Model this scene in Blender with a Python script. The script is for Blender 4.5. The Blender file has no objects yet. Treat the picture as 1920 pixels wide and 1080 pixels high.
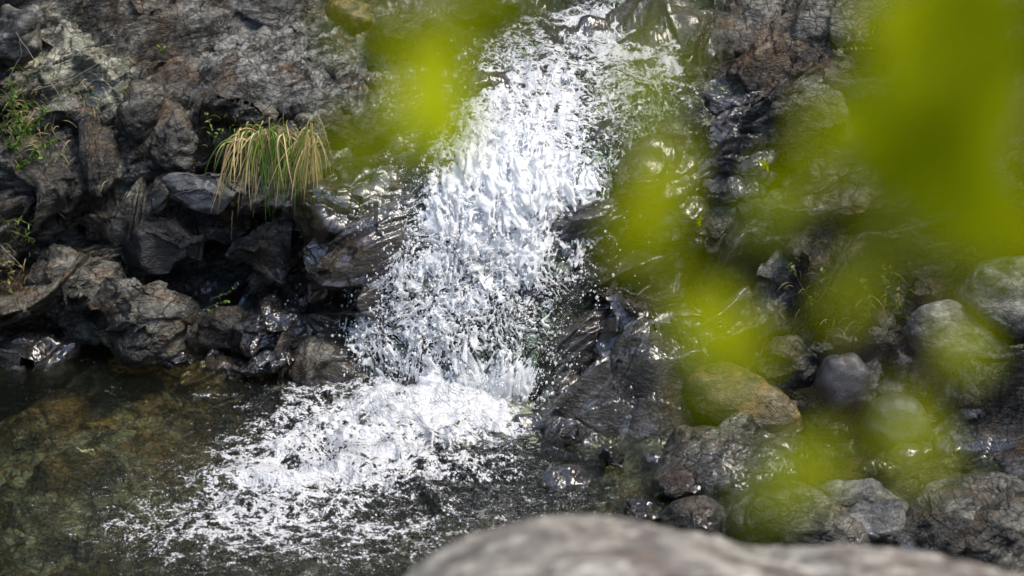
import bpy, math, numpy as np, time
from mathutils import Vector
T0 = time.time()
sc = bpy.context.scene
COL = sc.collection
R_ = math.radians

# ---------------------------------------------------------------- camera
PITCH = 25.0
F_MM, SENSOR, DIST = 85.0, 36.0, 10.0
TGT = np.array([0.0, 0.0, 0.75])
cp, sp = math.cos(R_(PITCH)), math.sin(R_(PITCH))
CAM = TGT + DIST * np.array([0, -cp, sp])
FW = np.array([0, cp, -sp]); RT = np.array([1.0, 0, 0]); UP = np.array([0, sp, cp])
K = SENSOR / F_MM / 1920.0
cam_d = bpy.data.cameras.new("camera"); cam = bpy.data.objects.new("camera", cam_d)
COL.objects.link(cam); sc.camera = cam
cam.location = CAM; cam.rotation_euler = (R_(90 - PITCH), 0, 0)
cam_d.lens = F_MM; cam_d.sensor_width = SENSOR
cam_d.clip_start = 0.05; cam_d.clip_end = 500
cam_d.dof.use_dof = True; cam_d.dof.focus_distance = 10.75; cam_d.dof.aperture_fstop = 2.5

# ---------------------------------------------------------------- world + sun
SUN_EL, SUN_AZ = 62.0, 100.0        # azimuth measured from +Y towards +X
w = bpy.data.worlds.new("World"); sc.world = w; w.use_nodes = True
nt = w.node_tree; bg = nt.nodes["Background"]
sky = nt.nodes.new("ShaderNodeTexSky"); sky.sky_type = 'NISHITA'; sky.sun_disc = False
sky.sun_elevation = R_(SUN_EL); sky.sun_rotation = R_(SUN_AZ)
sky.air_density = 1.0; sky.dust_density = 1.5
nt.links.new(sky.outputs[0], bg.inputs[0]); bg.inputs[1].default_value = 0.15
sd = bpy.data.lights.new("sun", 'SUN'); so = bpy.data.objects.new("sun", sd); COL.objects.link(so)
sd.energy = 1.5; sd.angle = R_(24); sd.color = (1, .92, .78)
sv = Vector((math.sin(R_(SUN_AZ)) * math.cos(R_(SUN_EL)), math.cos(R_(SUN_AZ)) * math.cos(R_(SUN_EL)), math.sin(R_(SUN_EL))))
so.rotation_euler = sv.to_track_quat('Z', 'Y').to_euler()
sc.view_settings.view_transform = 'Standard'; sc.view_settings.look = 'None'
sc.view_settings.exposure = 1.75; sc.view_settings.gamma = 1
sc.render.engine = 'CYCLES'
cy = sc.cycles
cy.use_denoising = True
try:
    cy.denoiser = 'OPENIMAGEDENOISE'; cy.denoising_input_passes = 'RGB_ALBEDO_NORMAL'; cy.denoising_prefilter = 'ACCURATE'
except Exception: pass
cy.max_bounces = 6; cy.diffuse_bounces = 5; cy.glossy_bounces = 3; cy.transparent_max_bounces = 12
cy.transmission_bounces = 3; cy.caustics_reflective = False; cy.caustics_refractive = False
cy.sample_clamp_indirect = 4.0

# ---------------------------------------------------------------- maths
rng = np.random.default_rng(7)

def ray(px, py):
    px = np.asarray(px, float)[..., None]; py = np.asarray(py, float)[..., None]
    return FW + RT * (px - 960) * K + UP * (540 - py) * K
def at_y(px, py, Y):
    d = ray(px, py); t = (np.asarray(Y, float) - CAM[1]) / d[..., 1]
    return CAM + d * t[..., None]
def at_z(px, py, z):
    d = ray(px, py); t = (np.asarray(z, float) - CAM[2]) / d[..., 2]
    return CAM + d * t[..., None]
def at_d(px, py, dist):
    return CAM + ray(px, py) * np.asarray(dist, float)[..., None]

def _hash(ix, iy, iz, seed):
    h = (ix.astype(np.uint32) * np.uint32(374761393) + iy.astype(np.uint32) * np.uint32(668265263)
         + iz.astype(np.uint32) * np.uint32(2147483647) + np.uint32((seed * 974711 + 12345) & 0xffffffff))
    h = (h ^ (h >> np.uint32(13))) * np.uint32(1274126177)
    h = (h ^ (h >> np.uint32(16))) * np.uint32(2246822519)
    return h ^ (h >> np.uint32(15))
_G = rng.normal(size=(256, 3)).astype(np.float32); _G /= np.linalg.norm(_G, axis=1)[:, None]
def perlin(P, seed=0):
    P = np.asarray(P, np.float32); shp = P.shape[:-1]; P = P.reshape(-1, 3)
    out = np.empty(len(P), np.float32); CH = 400000
    for s in range(0, len(P), CH):
        p = P[s:s + CH]; i = np.floor(p).astype(np.int32); f = p - i
        u = f * f * f * (f * (f * 6 - 15) + 10)
        acc = 0
        for dx in (0, 1):
            wx = u[:, 0] if dx else 1 - u[:, 0]
            for dy in (0, 1):
                wy = u[:, 1] if dy else 1 - u[:, 1]
                for dz in (0, 1):
                    wz = u[:, 2] if dz else 1 - u[:, 2]
                    g = _G[_hash(i[:, 0] + dx, i[:, 1] + dy, i[:, 2] + dz, seed) & np.uint32(255)]
                    acc = acc + wx * wy * wz * (g[:, 0] * (f[:, 0] - dx) + g[:, 1] * (f[:, 1] - dy) + g[:, 2] * (f[:, 2] - dz))
        out[s:s + CH] = acc
    return out.reshape(shp) * 1.5
def fbm(P, octv=4, seed=0, gain=.5, lac=2.03, ridged=False):
    P = np.asarray(P, np.float32); a = 1.0; r = 0; tot = 0
    for o in range(octv):
        n = perlin(P, seed + o * 17)
        if ridged: n = 1 - 2 * np.abs(n)
        r = r + a * n; tot += a; a *= gain; P = P * lac + 3.7
    return r / tot
def worley(P, seed=0, jit=.9):
    """F1, F2, cell centre, cell hash."""
    P = np.asarray(P, np.float32); shp = P.shape[:-1]; P = P.reshape(-1, 3); n = len(P)
    F1 = np.full(n, 9, np.float32); F2 = np.full(n, 9, np.float32); Cc = np.zeros((n, 3), np.float32); H = np.zeros(n, np.uint32)
    i = np.floor(P).astype(np.int32)
    for dx in (-1, 0, 1):
        for dy in (-1, 0, 1):
            for dz in (-1, 0, 1):
                a, b, c = i[:, 0] + dx, i[:, 1] + dy, i[:, 2] + dz
                h = _hash(a, b, c, seed)
                cx = a + .5 + jit * ((h & np.uint32(1023)).astype(np.float32) / 1023 - .5)
                cyy = b + .5 + jit * (((h >> np.uint32(10)) & np.uint32(1023)).astype(np.float32) / 1023 - .5)
                cz = c + .5 + jit * (((h >> np.uint32(20)) & np.uint32(1023)).astype(np.float32) / 1023 - .5)
                d = np.sqrt((P[:, 0] - cx) ** 2 + (P[:, 1] - cyy) ** 2 + (P[:, 2] - cz) ** 2)
                m = d < F1
                F2 = np.where(m, F1, np.minimum(F2, d)); F1 = np.where(m, d, F1)
                Cc[m, 0] = cx[m]; Cc[m, 1] = cyy[m]; Cc[m, 2] = cz[m]; H[m] = h[m]
    return F1.reshape(shp), F2.reshape(shp), Cc.reshape(shp + (3,)), H.reshape(shp)
def facets(P, size, slope=.6, step=.5, groove=.3, gw=.06, seed=0, squash=(1, 1, 1), rot=None):
    """broken-rock offset in metres: every Voronoi cell is a tilted plane, gaps are grooves."""
    Q = P if rot is None else P @ rot
    Q = Q / (size * np.array(squash))
    F1, F2, Cc, H = worley(Q, seed)
    g = _G[(H >> np.uint32(5)) & np.uint32(255)]
    d = ((Q - Cc) * g).sum(-1) * slope + ((H & np.uint32(255)).astype(np.float32) / 255 - .5) * step
    d = d - groove * np.exp(-(F2 - F1) / gw)
    return d * size
def facet_lin(P, sizes, amp=.3, seed=0, squash=(1, 1, 1)):
    """piecewise-planar noise (tetrahedral interpolation): flat faces that meet at sharp edges"""
    P = np.asarray(P, np.float32); shp = P.shape[:-1]; P = P.reshape(-1, 3); out = np.zeros(len(P), np.float32)
    for k, (size, w_) in enumerate(sizes):
        Rm = euler_m(23 + 41 * k + seed, 37 + 29 * k, 11 + 53 * k)
        Q = (P / np.array(squash)) @ Rm / size + 3.1 * k
        wq = Q * .45
        Q = Q + .12 * np.stack([perlin(wq, seed + 201), perlin(wq, seed + 202), perlin(wq, seed + 203)], -1)
        i = np.floor(Q).astype(np.int32); f = Q - i; o = np.argsort(-f, axis=1); fs = np.take_along_axis(f, o, 1)
        cur = i.copy(); val = lambda c: (_hash(c[:, 0], c[:, 1], c[:, 2], seed + 31 * k) & np.uint32(4095)).astype(np.float32) / 2047.5 - 1
        v = (1 - fs[:, 0]) * val(cur)
        for j in range(3):
            cur = cur.copy(); cur[np.arange(len(cur)), o[:, j]] += 1
            nx = fs[:, j + 1] if j < 2 else 0
            v = v + (fs[:, j] - nx) * val(cur)
        out += v * size * w_ * amp
    return out.reshape(shp)
def euler_m(ax, ay, az):
    from mathutils import Euler
    return np.array(Euler((R_(ax), R_(ay), R_(az))).to_matrix())

def sstep(a, b, x):
    t = np.clip((x - a) / (b - a), 0, 1); return t * t * (3 - 2 * t)
def blobs(px, py, L):
    """sum of soft ellipses (cx, cy, rx, ry, value[, angle])"""
    r = np.zeros(np.shape(px), np.float32)
    for b in L:
        cx, cy_, rx, ry, v = b[:5]; an = R_(b[5]) if len(b) > 5 else 0
        dx, dy = px - cx, py - cy_
        x = dx * math.cos(an) + dy * math.sin(an); y = -dx * math.sin(an) + dy * math.cos(an)
        r += v * np.exp(-((x / rx) ** 2 + (y / ry) ** 2))
    return r
def seg_dist(px, py, pts):
    """signed side + distance to a polyline"""
    best = np.full(np.shape(px), 1e9, np.float32); side = np.zeros(np.shape(px), np.float32)
    for (x0, y0), (x1, y1) in zip(pts[:-1], pts[1:]):
        dx, dy = x1 - x0, y1 - y0; t = np.clip(((px - x0) * dx + (py - y0) * dy) / (dx * dx + dy * dy), 0, 1)
        d = np.hypot(px - x0 - t * dx, py - y0 - t * dy); m = d < best
        best = np.where(m, d, best); s = np.sign((px - x0) * dy - (py - y0) * dx); side = np.where(m, s, side)
    return best, side
def poly_sd(px, py, poly):
    """signed distance, + inside"""
    d, _ = seg_dist(px, py, poly + [poly[0]])
    ins = np.zeros(np.shape(px), bool); n = len(poly)
    for i in range(n):
        x0, y0 = poly[i]; x1, y1 = poly[(i + 1) % n]
        if y0 == y1: continue
        c = ((y0 > py) != (y1 > py)) & (px < (x1 - x0) * (py - y0) / (y1 - y0) + x0)
        ins ^= c
    return np.where(ins, d, -d)

class TPS:
    def __init__(s, X, v, lam=1e-3):
        s.X = np.asarray(X, float) / 1000; n = len(X)
        d = np.linalg.norm(s.X[:, None] - s.X[None], axis=-1)
        A = np.zeros((n + 3, n + 3)); A[:n, :n] = s.k(d) + lam * np.eye(n)
        A[:n, n] = 1; A[:n, n + 1:] = s.X; A[n, :n] = 1; A[n + 1:, :n] = s.X.T
        s.w = np.linalg.solve(A, np.r_[np.asarray(v, float), 0, 0, 0])
    def k(s, d): return d * d * np.log(d + 1e-9)
    def __call__(s, px, py):
        px = np.asarray(px, float) / 1000; py = np.asarray(py, float) / 1000; n = len(s.X)
        r = s.w[n] + s.w[n + 1] * px + s.w[n + 2] * py
        for i in range(n):
            r = r + s.w[i] * s.k(np.hypot(px - s.X[i, 0], py - s.X[i, 1]))
        return r

# ---------------------------------------------------------------- mesh helpers
def tag(o, label=None, cat=None, group=None, kind=None):
    if label: o['label'] = label
    if cat: o['category'] = cat
    if group: o['group'] = group
    if kind: o['kind'] = kind
    return o
def mesh_obj(name, V, Fq, mats, parent=None, smooth=True, attrs=None, midx=None, base=None):
    """V (n,3), Fq (m,3|4) int; origin moved to the object's base."""
    V = np.asarray(V, np.float32); Fq = np.asarray(Fq, np.int32)
    if base is None:
        base = np.array([V[:, 0].mean(), V[:, 1].mean(), V[:, 2].min()]) if parent is None else np.zeros(3)
    me = bpy.data.meshes.new(name)
    me.vertices.add(len(V)); me.vertices.foreach_set("co", (V - base).astype(np.float32).ravel())
    k = Fq.shape[1]; me.loops.add(Fq.size); me.loops.foreach_set("vertex_index", Fq.ravel())
    me.polygons.add(len(Fq)); me.polygons.foreach_set("loop_start", np.arange(0, Fq.size, k, dtype=np.int32))
    if smooth: me.polygons.foreach_set("use_smooth", np.ones(len(Fq), bool))
    if not isinstance(mats, (list, tuple)): mats = [mats]
    for m in mats: me.materials.append(m)
    if midx is not None: me.polygons.foreach_set("material_index", np.asarray(midx, np.int32))
    for an, av in (attrs or {}).items():
        a = me.attributes.new(an, 'FLOAT', 'POINT'); a.data.foreach_set("value", np.asarray(av, np.float32).ravel())
    me.update(calc_edges=True)
    o = bpy.data.objects.new(name, me); COL.objects.link(o); o.location = base
    if parent is not None: o.parent = parent
    return o
def empty(name, loc):
    o = bpy.data.objects.new(name, None); o.location = loc; o.empty_display_size = .1; COL.objects.link(o); return o
def grid_faces(nr, nc):
    i = np.arange(nr * nc).reshape(nr, nc)
    return np.stack([i[:-1, :-1], i[1:, :-1], i[1:, 1:], i[:-1, 1:]], -1).reshape(-1, 4)
def grid_normals(P):
    du = np.gradient(P, axis=1); dv = np.gradient(P, axis=0)
    n = np.cross(dv, du); n /= np.linalg.norm(n, axis=-1)[..., None] + 1e-12
    return n
def vert_normals(V, Fq):
    a, b, c = V[Fq[:, 0]], V[Fq[:, 1]], V[Fq[:, 2]]
    if Fq.shape[1] == 4: n = np.cross(V[Fq[:, 2]] - V[Fq[:, 0]], V[Fq[:, 3]] - V[Fq[:, 1]])
    else: n = np.cross(b - a, c - a)
    N = np.zeros_like(V)
    for k in range(Fq.shape[1]):
        for ax in range(3): N[:, ax] += np.bincount(Fq[:, k], n[:, ax], len(V))
    return N / (np.linalg.norm(N, axis=1)[:, None] + 1e-12)

# ---------------------------------------------------------------- materials
class NB:
    def __init__(s, name):
        s.m = bpy.data.materials.new(name); s.m.use_nodes = True; s.t = s.m.node_tree; s.t.nodes.clear()
        s.out = s.n('ShaderNodeOutputMaterial')
    def n(s, ty, **kw):
        x = s.t.nodes.new(ty)
        for k, v in kw.items(): setattr(x, k, v)
        return x
    def l(s, a, b): s.t.links.new(a, b)
    def set(s, sock, v):
        if isinstance(v, bpy.types.NodeSocket): s.l(v, sock)
        else: sock.default_value = v
    def math(s, op, a, b=0.0, c=0.0, clamp=False):
        x = s.n('ShaderNodeMath', operation=op, use_clamp=clamp)
        s.set(x.inputs[0], a); s.set(x.inputs[1], b); s.set(x.inputs[2], c); return x.outputs[0]
    def mix(s, f, a, b, blend='MIX'):
        x = s.n('ShaderNodeMix', data_type='RGBA', blend_type=blend)
        s.set(x.inputs[0], f); s.set(x.inputs[6], a if isinstance(a, bpy.types.NodeSocket) else (*a, 1)); s.set(x.inputs[7], b if isinstance(b, bpy.types.NodeSocket) else (*b, 1)); return x.outputs[2]
    def ramp(s, f, a, b, lo=0.0, hi=1.0):
        x = s.n('ShaderNodeMapRange', interpolation_type='SMOOTHSTEP'); s.set(x.inputs[0], f)
        s.set(x.inputs[1], a); s.set(x.inputs[2], b); s.set(x.inputs[3], lo); s.set(x.inputs[4], hi); return x.outputs[0]
    def noise(s, co, scale, detail=6, rough=.55, dist=0.0, ntype='FBM'):
        x = s.n('ShaderNodeTexNoise', noise_type=ntype); s.set(x.inputs['Vector'], co); x.inputs['Scale'].default_value = scale
        x.inputs['Detail'].default_value = detail; x.inputs['Roughness'].default_value = rough; x.inputs['Distortion'].default_value = dist
        return x.outputs[0]
    def vor(s, co, scale, feature='F1', rand=1.0):
        x = s.n('ShaderNodeTexVoronoi', feature=feature); s.set(x.inputs['Vector'], co); x.inputs['Scale'].default_value = scale
        x.inputs['Randomness'].default_value = rand
        return x
    def attr(s, name): return s.n('ShaderNodeAttribute', attribute_name=name).outputs['Fac']
    def bump(s, h, strength, dist, normal=None):
        x = s.n('ShaderNodeBump'); s.set(x.inputs['Height'], h); x.inputs['Strength'].default_value = strength; x.inputs['Distance'].default_value = dist
        if normal is not None: s.l(normal, x.inputs['Normal'])
        return x.outputs[0]
    def mapping(s, co, scale=(1, 1, 1), rot=(0, 0, 0), loc=(0, 0, 0)):
        x = s.n('ShaderNodeMapping'); s.l(co, x.inputs[0]); x.inputs['Location'].default_value = loc
        x.inputs['Rotation'].default_value = rot; x.inputs['Scale'].default_value = scale; return x.outputs[0]

def rock_mat(name, dark=(.010, .0105, .009), mid=(.092, .091, .074), light=(.36, .35, .29), warm=(.17, .095, .032), warm_amt=.6,
             rough=.30, wet=0.0, lichen=0.0, moss=0.0, strata=(R_(8), R_(27), R_(10)), fine=1.0, use_attr=True, off=0.0, bed=1.0):
    b = NB(name); tc = b.n('ShaderNodeTexCoord').outputs['Object']
    co = b.mapping(tc, loc=(off, off * .7, off * .3))
    st = b.mapping(co, scale=(1, 1, 3.2), rot=strata)
    nA = b.noise(co, 3.0, 8, .6, .4); nB = b.noise(st, 6.0, 8, .65, .6); nC = b.noise(co, 30, 8, .65); nD = b.noise(co, 140, 4, .6)
    col = b.mix(b.ramp(nB, .40, .60), dark, mid)
    col = b.mix(b.math('MULTIPLY', b.ramp(b.math('ADD', nA, b.math('MULTIPLY', nB, .6)), .76, .92), .85), col, light)
    wn = b.noise(co, 5.0, 6, .6, 1.0)
    warmf = b.math('MULTIPLY', b.ramp(wn, .46, .66), warm_amt)
    if use_attr: warmf = b.math('ADD', warmf, b.attr('brown'), clamp=True)
    col = b.mix(warmf, col, warm)
    if use_attr: col = b.mix(b.math('MULTIPLY', b.attr('pale'), b.ramp(nB, .42, .54)), col, b.mix(nA, (.22, .22, .20), (.55, .545, .50)))
    col = b.mix(b.math('MULTIPLY', b.ramp(nC, .40, .58), .75), col, b.mix(1.0, col, (.35, .35, .35), 'MULTIPLY'))
    fn = b.noise(st, 60, 8, .75)
    col = b.mix(b.math('MULTIPLY', b.ramp(fn, .56, .50), .6), col, b.mix(1.0, col, (.3, .3, .3), 'MULTIPLY'))
    # mineral specks
    sp_ = b.vor(co, 160).outputs['Distance']
    col = b.mix(b.math('MULTIPLY', b.ramp(sp_, .16, .08), b.ramp(nA, .5, .62)), col, (.35, .34, .3))
    # moss and lichen with ragged edges
    mossf = b.ramp(b.math('ADD', b.noise(co, 9, 8, .7), b.math('ADD', moss, b.attr('moss') if use_attr else 0.0)), .78, .9)
    col = b.mix(b.math('MULTIPLY', mossf, .85), col, b.mix(nD, (.035, .05, .008), (.12, .13, .02)))
    lin = b.noise(co, 14, 10, .68, .8)
    lsum = b.math('ADD', lin, b.math('ADD', lichen, b.attr('lichen') if use_attr else 0.0))
    lf = b.ramp(lsum, .80, .86)
    lcol = b.mix(b.ramp(b.noise(co, 8, 3), .4, .6), (.42, .41, .33), (.27, .28, .20))
    lcol = b.mix(b.ramp(nC, .42, .62), lcol, b.mix(1.0, lcol, (.5, .5, .5), 'MULTIPLY'))
    col = b.mix(lf, col, lcol)
    wetf = b.math('ADD', b.attr('wet'), wet, clamp=True) if use_attr else b.math('ADD', wet, 0.0, clamp=True)
    col = b.mix(wetf, col, b.mix(1.0, col, (.42, .42, .44), 'MULTIPLY'))
    ro = b.math('ADD', rough, b.math('MULTIPLY', b.math('SUBTRACT', nC, .5), .5))
    ro = b.math('ADD', ro, b.math('MULTIPLY', lf, .3), clamp=True)
    ro = b.math('ADD', b.math('MULTIPLY', ro, b.math('SUBTRACT', 1.0, wetf)), b.math('MULTIPLY', wetf, .30), clamp=True)
    # bumps: strata, pits, cracks, grain
    cr = b.vor(b.mapping(co, scale=(1, 1, 1.8), rot=strata), 9, 'DISTANCE_TO_EDGE').outputs[0]
    crk = b.math('ADD', b.ramp(cr, 0.0, .03), b.math('MULTIPLY', b.ramp(b.vor(b.mapping(co, scale=(1, 1, 2.6), rot=strata), 26, 'DISTANCE_TO_EDGE').outputs[0], 0.0, .05), .5))
    col = b.mix(b.math('MULTIPLY', b.math('SUBTRACT', 1.0, b.ramp(cr, 0.0, .028)), .8 * min(1, bed)), col, (.012, .010, .009))  # crevice darkness put into the colour along the cracks
    tc_col = col
    st8 = b.mapping(co, scale=(1, 1.2, 3.4), rot=strata); wst = b.n('ShaderNodeVectorMath', operation='ADD'); b.l(st8, wst.inputs[0])
    wc = b.n('ShaderNodeTexNoise'); b.l(co, wc.inputs['Vector']); wc.inputs['Scale'].default_value = 7; ws = b.n('ShaderNodeVectorMath', operation='SCALE'); b.l(wc.outputs['Color'], ws.inputs[0]); ws.inputs[3].default_value = .10; b.l(ws.outputs[0], wst.inputs[1])
    lay = b.noise(wst.outputs[0], 8, 14, .74)
    fc1 = b.vor(b.mapping(wst.outputs[0], scale=(1, 1, .5)), 16, 'F1'); fc1.distance = 'CHEBYCHEV'
    fc2 = b.vor(b.mapping(wst.outputs[0], scale=(1, 1, .5)), 44, 'F1'); fc2.distance = 'CHEBYCHEV'
    hgt = b.math('ADD', b.math('MULTIPLY', lay, .75), b.math('ADD', b.math('MULTIPLY', fc1.outputs['Distance'], .30), b.math('MULTIPLY', fc2.outputs['Distance'], .14)))
    bm = b.bump(crk, .8 * fine * min(1, bed + .05), .022 * min(1, bed + .2))
    bm = b.bump(hgt, min(1.0, .85 * fine * bed), .032 * bed, bm)
    bm = b.bump(nC, .5 * fine, .009, bm)
    bm = b.bump(nD, .9 * fine, .006, bm)
    col = b.mix(b.math('MULTIPLY', b.ramp(lay, .52, .40), .7), col, b.mix(1.0, col, (.25, .25, .25), 'MULTIPLY'))  # low layers darkened in the colour too, as crevice shade
    # water film ripples
    rip = b.noise(b.mapping(co, scale=(1, 1, .45)), 22, 3, .5, 1.2)
    p = b.n('ShaderNodeBsdfPrincipled'); b.l(col, p.inputs['Base Color']); b.l(ro, p.inputs['Roughness']); b.l(bm, p.inputs['Normal'])
    b.set(p.inputs['Specular IOR Level'], .5)
    b.set(p.inputs['Coat Weight'], wetf); b.set(p.inputs['Coat Roughness'], .04)
    b.l(b.bump(rip, .42, .02, b.bump(hgt, .07 * fine, .02)), p.inputs['Coat Normal'])
    b.l(p.outputs[0], b.out.inputs[0]); return b.m

M = {}
M['bank'] = rock_mat('slate_bank')
M['wet'] = rock_mat('wet_black_rock', wet=1.0, dark=(.012, .012, .014), mid=(.045, .038, .034), light=(.12, .10, .07), warm=(.12, .06, .02), warm_amt=.6)

def foamy(name, gloss=.5):
    b = NB(name); tc = b.n('ShaderNodeTexCoord').outputs['Object']
    p = b.n('ShaderNodeBsdfPrincipled'); b.set(p.inputs['Base Color'], (.95, .95, .95, 1)); b.set(p.inputs['Roughness'], .18)
    b.set(p.inputs['Specular IOR Level'], gloss)
    b.set(p.inputs['Subsurface Weight'], 0.0)
    nn = b.noise(tc, 120, 4, .6); b.l(b.bump(nn, .5, .006), p.inputs['Normal'])
    tr = b.n('ShaderNodeBsdfTranslucent'); b.set(tr.inputs[0], (.97, .97, .97, 1))
    tp = b.n('ShaderNodeBsdfTransparent'); b.set(tp.inputs[0], (.9, .95, .97, 1))
    mx = b.n('ShaderNodeMixShader'); mx.inputs[0].default_value = .5; b.l(p.outputs[0], mx.inputs[1]); b.l(tr.outputs[0], mx.inputs[2])
    m2 = b.n('ShaderNodeMixShader'); m2.inputs[0].default_value = .22; b.l(mx.outputs[0], m2.inputs[1]); b.l(tp.outputs[0], m2.inputs[2])
    b.l(m2.outputs[0], b.out.inputs[0]); return b.m
M['foam'] = foamy('churned_water')

def water_mat(name, tint, foam_attr='foam', bub=95, chop=1.0, fc=.40):
    b = NB(name); tc = b.n('ShaderNodeTexCoord').outputs['Object']
    fo = b.attr(foam_attr)
    n1 = b.noise(tc, 9, 6, .65, .8); n2 = b.noise(tc, 45, 4, .6, .5)
    wob = b.n('ShaderNodeVectorMath', operation='ADD'); b.l(tc, wob.inputs[0])
    wn = b.n('ShaderNodeTexNoise'); b.l(tc, wn.inputs['Vector']); wn.inputs['Scale'].default_value = 20
    sc_ = b.n('ShaderNodeVectorMath', operation='SCALE'); b.l(wn.outputs['Color'], sc_.inputs[0]); sc_.inputs[3].default_value = .03
    b.l(sc_.outputs[0], wob.inputs[1])
    v1 = b.vor(wob.outputs[0], bub); v2 = b.vor(wob.outputs[0], bub * .38)
    cell = b.math('SUBTRACT', 1.0, v1.outputs['Distance'])      # bubble domes
    wob2 = b.n('ShaderNodeVectorMath', operation='ADD'); b.l(tc, wob2.inputs[0]); wn2 = b.n('ShaderNodeTexNoise'); b.l(tc, wn2.inputs['Vector']); wn2.inputs['Scale'].default_value = 6; wn2.inputs['Detail'].default_value = 5
    sc2 = b.n('ShaderNodeVectorMath', operation='SCALE'); b.l(wn2.outputs['Color'], sc2.inputs[0]); sc2.inputs[3].default_value = .22; b.l(sc2.outputs[0], wob2.inputs[1])
    lace = b.math('SUBTRACT', .5, b.math('MULTIPLY', b.vor(b.mapping(wob2.outputs[0], scale=(1, 1.5, 1.5)), 9, 'DISTANCE_TO_EDGE').outputs[0], 3.2))
    lace = b.math('ADD', lace, b.math('SUBTRACT', .3, b.math('MULTIPLY', b.vor(b.mapping(wob2.outputs[0], scale=(1, 1.5, 1.5)), 24, 'DISTANCE_TO_EDGE').outputs[0], 3.0)))
    s_ = b.math('ADD', b.math('MULTIPLY', b.math('SUBTRACT', n1, .5), 1.5), b.math('MULTIPLY', b.math('SUBTRACT', n2, .5), .5))
    s_ = b.math('ADD', s_, b.math('MULTIPLY', lace, .42))
    s_ = b.math('ADD', s_, b.math('MULTIPLY', b.math('SUBTRACT', cell, .62), .6))
    f = b.ramp(b.math('ADD', s_, fo), .40, .86)
    gl = b.n('ShaderNodeBsdfGlossy'); b.set(gl.inputs['Roughness'], .04); b.set(gl.inputs[0], (1, 1, 1, 1))
    tp = b.n('ShaderNodeBsdfTransparent'); b.set(tp.inputs[0], (*tint, 1))
    df = b.n('ShaderNodeBsdfDiffuse'); b.set(df.inputs[0], (tint[0] * .08, tint[1] * .09, tint[2] * .08, 1))
    h = b.math('ADD', b.math('MULTIPLY', b.noise(b.mapping(tc, scale=(1, 1.4, 1)), 16, 4, .55, .8), 1.0), b.math('MULTIPLY', n2, .35))
    cam_ = b.math('MULTIPLY', b.math('ADD', .26, b.math('MULTIPLY', b.math('MAXIMUM', fo, 0.0), 2.0)), chop, clamp=True)
    nb_ = b.n('ShaderNodeBump'); b.l(h, nb_.inputs['Height']); nb_.inputs['Distance'].default_value = .04; b.l(cam_, nb_.inputs['Strength']); nb = nb_.outputs[0]
    b.l(nb, gl.inputs['Normal'])
    fr = b.n('ShaderNodeFresnel'); fr.inputs[0].default_value = 1.33; b.l(nb, fr.inputs['Normal'])
    m0 = b.n('ShaderNodeMixShader'); m0.inputs[0].default_value = .04; b.l(tp.outputs[0], m0.inputs[1]); b.l(df.outputs[0], m0.inputs[2])
    m1 = b.n('ShaderNodeMixShader'); b.l(fr.outputs[0], m1.inputs[0]); b.l(m0.outputs[0], m1.inputs[1]); b.l(gl.outputs[0], m1.inputs[2])
    p = b.n('ShaderNodeBsdfPrincipled'); b.set(p.inputs['Base Color'], (fc, fc * 1.01, fc * 1.02, 1)); b.set(p.inputs['Roughness'], .3)
    b.l(b.bump(b.math('ADD', b.math('MULTIPLY', cell, .8), b.math('MULTIPLY', n2, 1.0)), .6, .008), p.inputs['Normal'])
    m2 = b.n('ShaderNodeMixShader'); b.l(f, m2.inputs[0]); b.l(m1.outputs[0], m2.inputs[1]); b.l(p.outputs[0], m2.inputs[2])
    b.l(m2.outputs[0], b.out.inputs[0]); return b.m
M['pool'] = water_mat('pool_water', (.72, .76, .58))
M['stream'] = water_mat('stream_water', (.72, .82, .66), bub=70, chop=1.6, fc=.42)

def leaf_mat(name, c1, c2, trans=.5, rough=.4, spec=.3):
    b = NB(name); tc = b.n('ShaderNodeTexCoord').outputs['Object']
    t = b.attr('tone'); col = b.mix(t, c1, c2)
    nz = b.noise(tc, 60, 3); col = b.mix(b.math('MULTIPLY', b.ramp(nz, .4, .7), .35), col, b.mix(1.0, col, (.6, .65, .5), 'MULTIPLY'))
    p = b.n('ShaderNodeBsdfPrincipled'); b.l(col, p.inputs['Base Color']); b.set(p.inputs['Roughness'], rough); b.set(p.inputs['Specular IOR Level'], spec)
    tr = b.n('ShaderNodeBsdfTranslucent'); b.l(b.mix(1.0, col, (1.5, 1.5, .4), 'MULTIPLY'), tr.inputs[0])
    mx = b.n('ShaderNodeMixShader'); mx.inputs[0].default_value = trans; b.l(p.outputs[0], mx.inputs[1]); b.l(tr.outputs[0], mx.inputs[2])
    b.l(mx.outputs[0], b.out.inputs[0]); return b.m
M['near_leaf'] = leaf_mat('lit_shaded_leaf', (.13, .16, .0005), (.52, .57, .001), .6, .7, .03)  # colour range stands in for shaded (dark) and backlit (bright) leaves
M['green_leaf'] = leaf_mat('small_leaf', (.03, .07, .01), (.14, .22, .03), .35)
M['olive_leaf'] = leaf_mat('yellowing_leaf', (.10, .10, .02), (.30, .26, .06), .3)
M['green_blade'] = leaf_mat('green_blade', (.05, .12, .015), (.20, .30, .04), .3)
M['dry_blade'] = leaf_mat('dry_blade', (.20, .14, .06), (.60, .47, .24), .25)
def plain(name, c, rough=.7, scale=30, var=.5):
    b = NB(name); tc = b.n('ShaderNodeTexCoord').outputs['Object']; n = b.noise(tc, scale, 8, .65)
    col = b.mix(b.ramp(n, .35, .65), tuple(x * (1 - var) for x in c), c)
    p = b.n('ShaderNodeBsdfPrincipled'); b.l(col, p.inputs['Base Color']); b.set(p.inputs['Roughness'], rough); b.l(b.bump(n, .6, .01), p.inputs['Normal'])
    b.l(p.outputs[0], b.out.inputs[0]); return b.m
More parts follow.
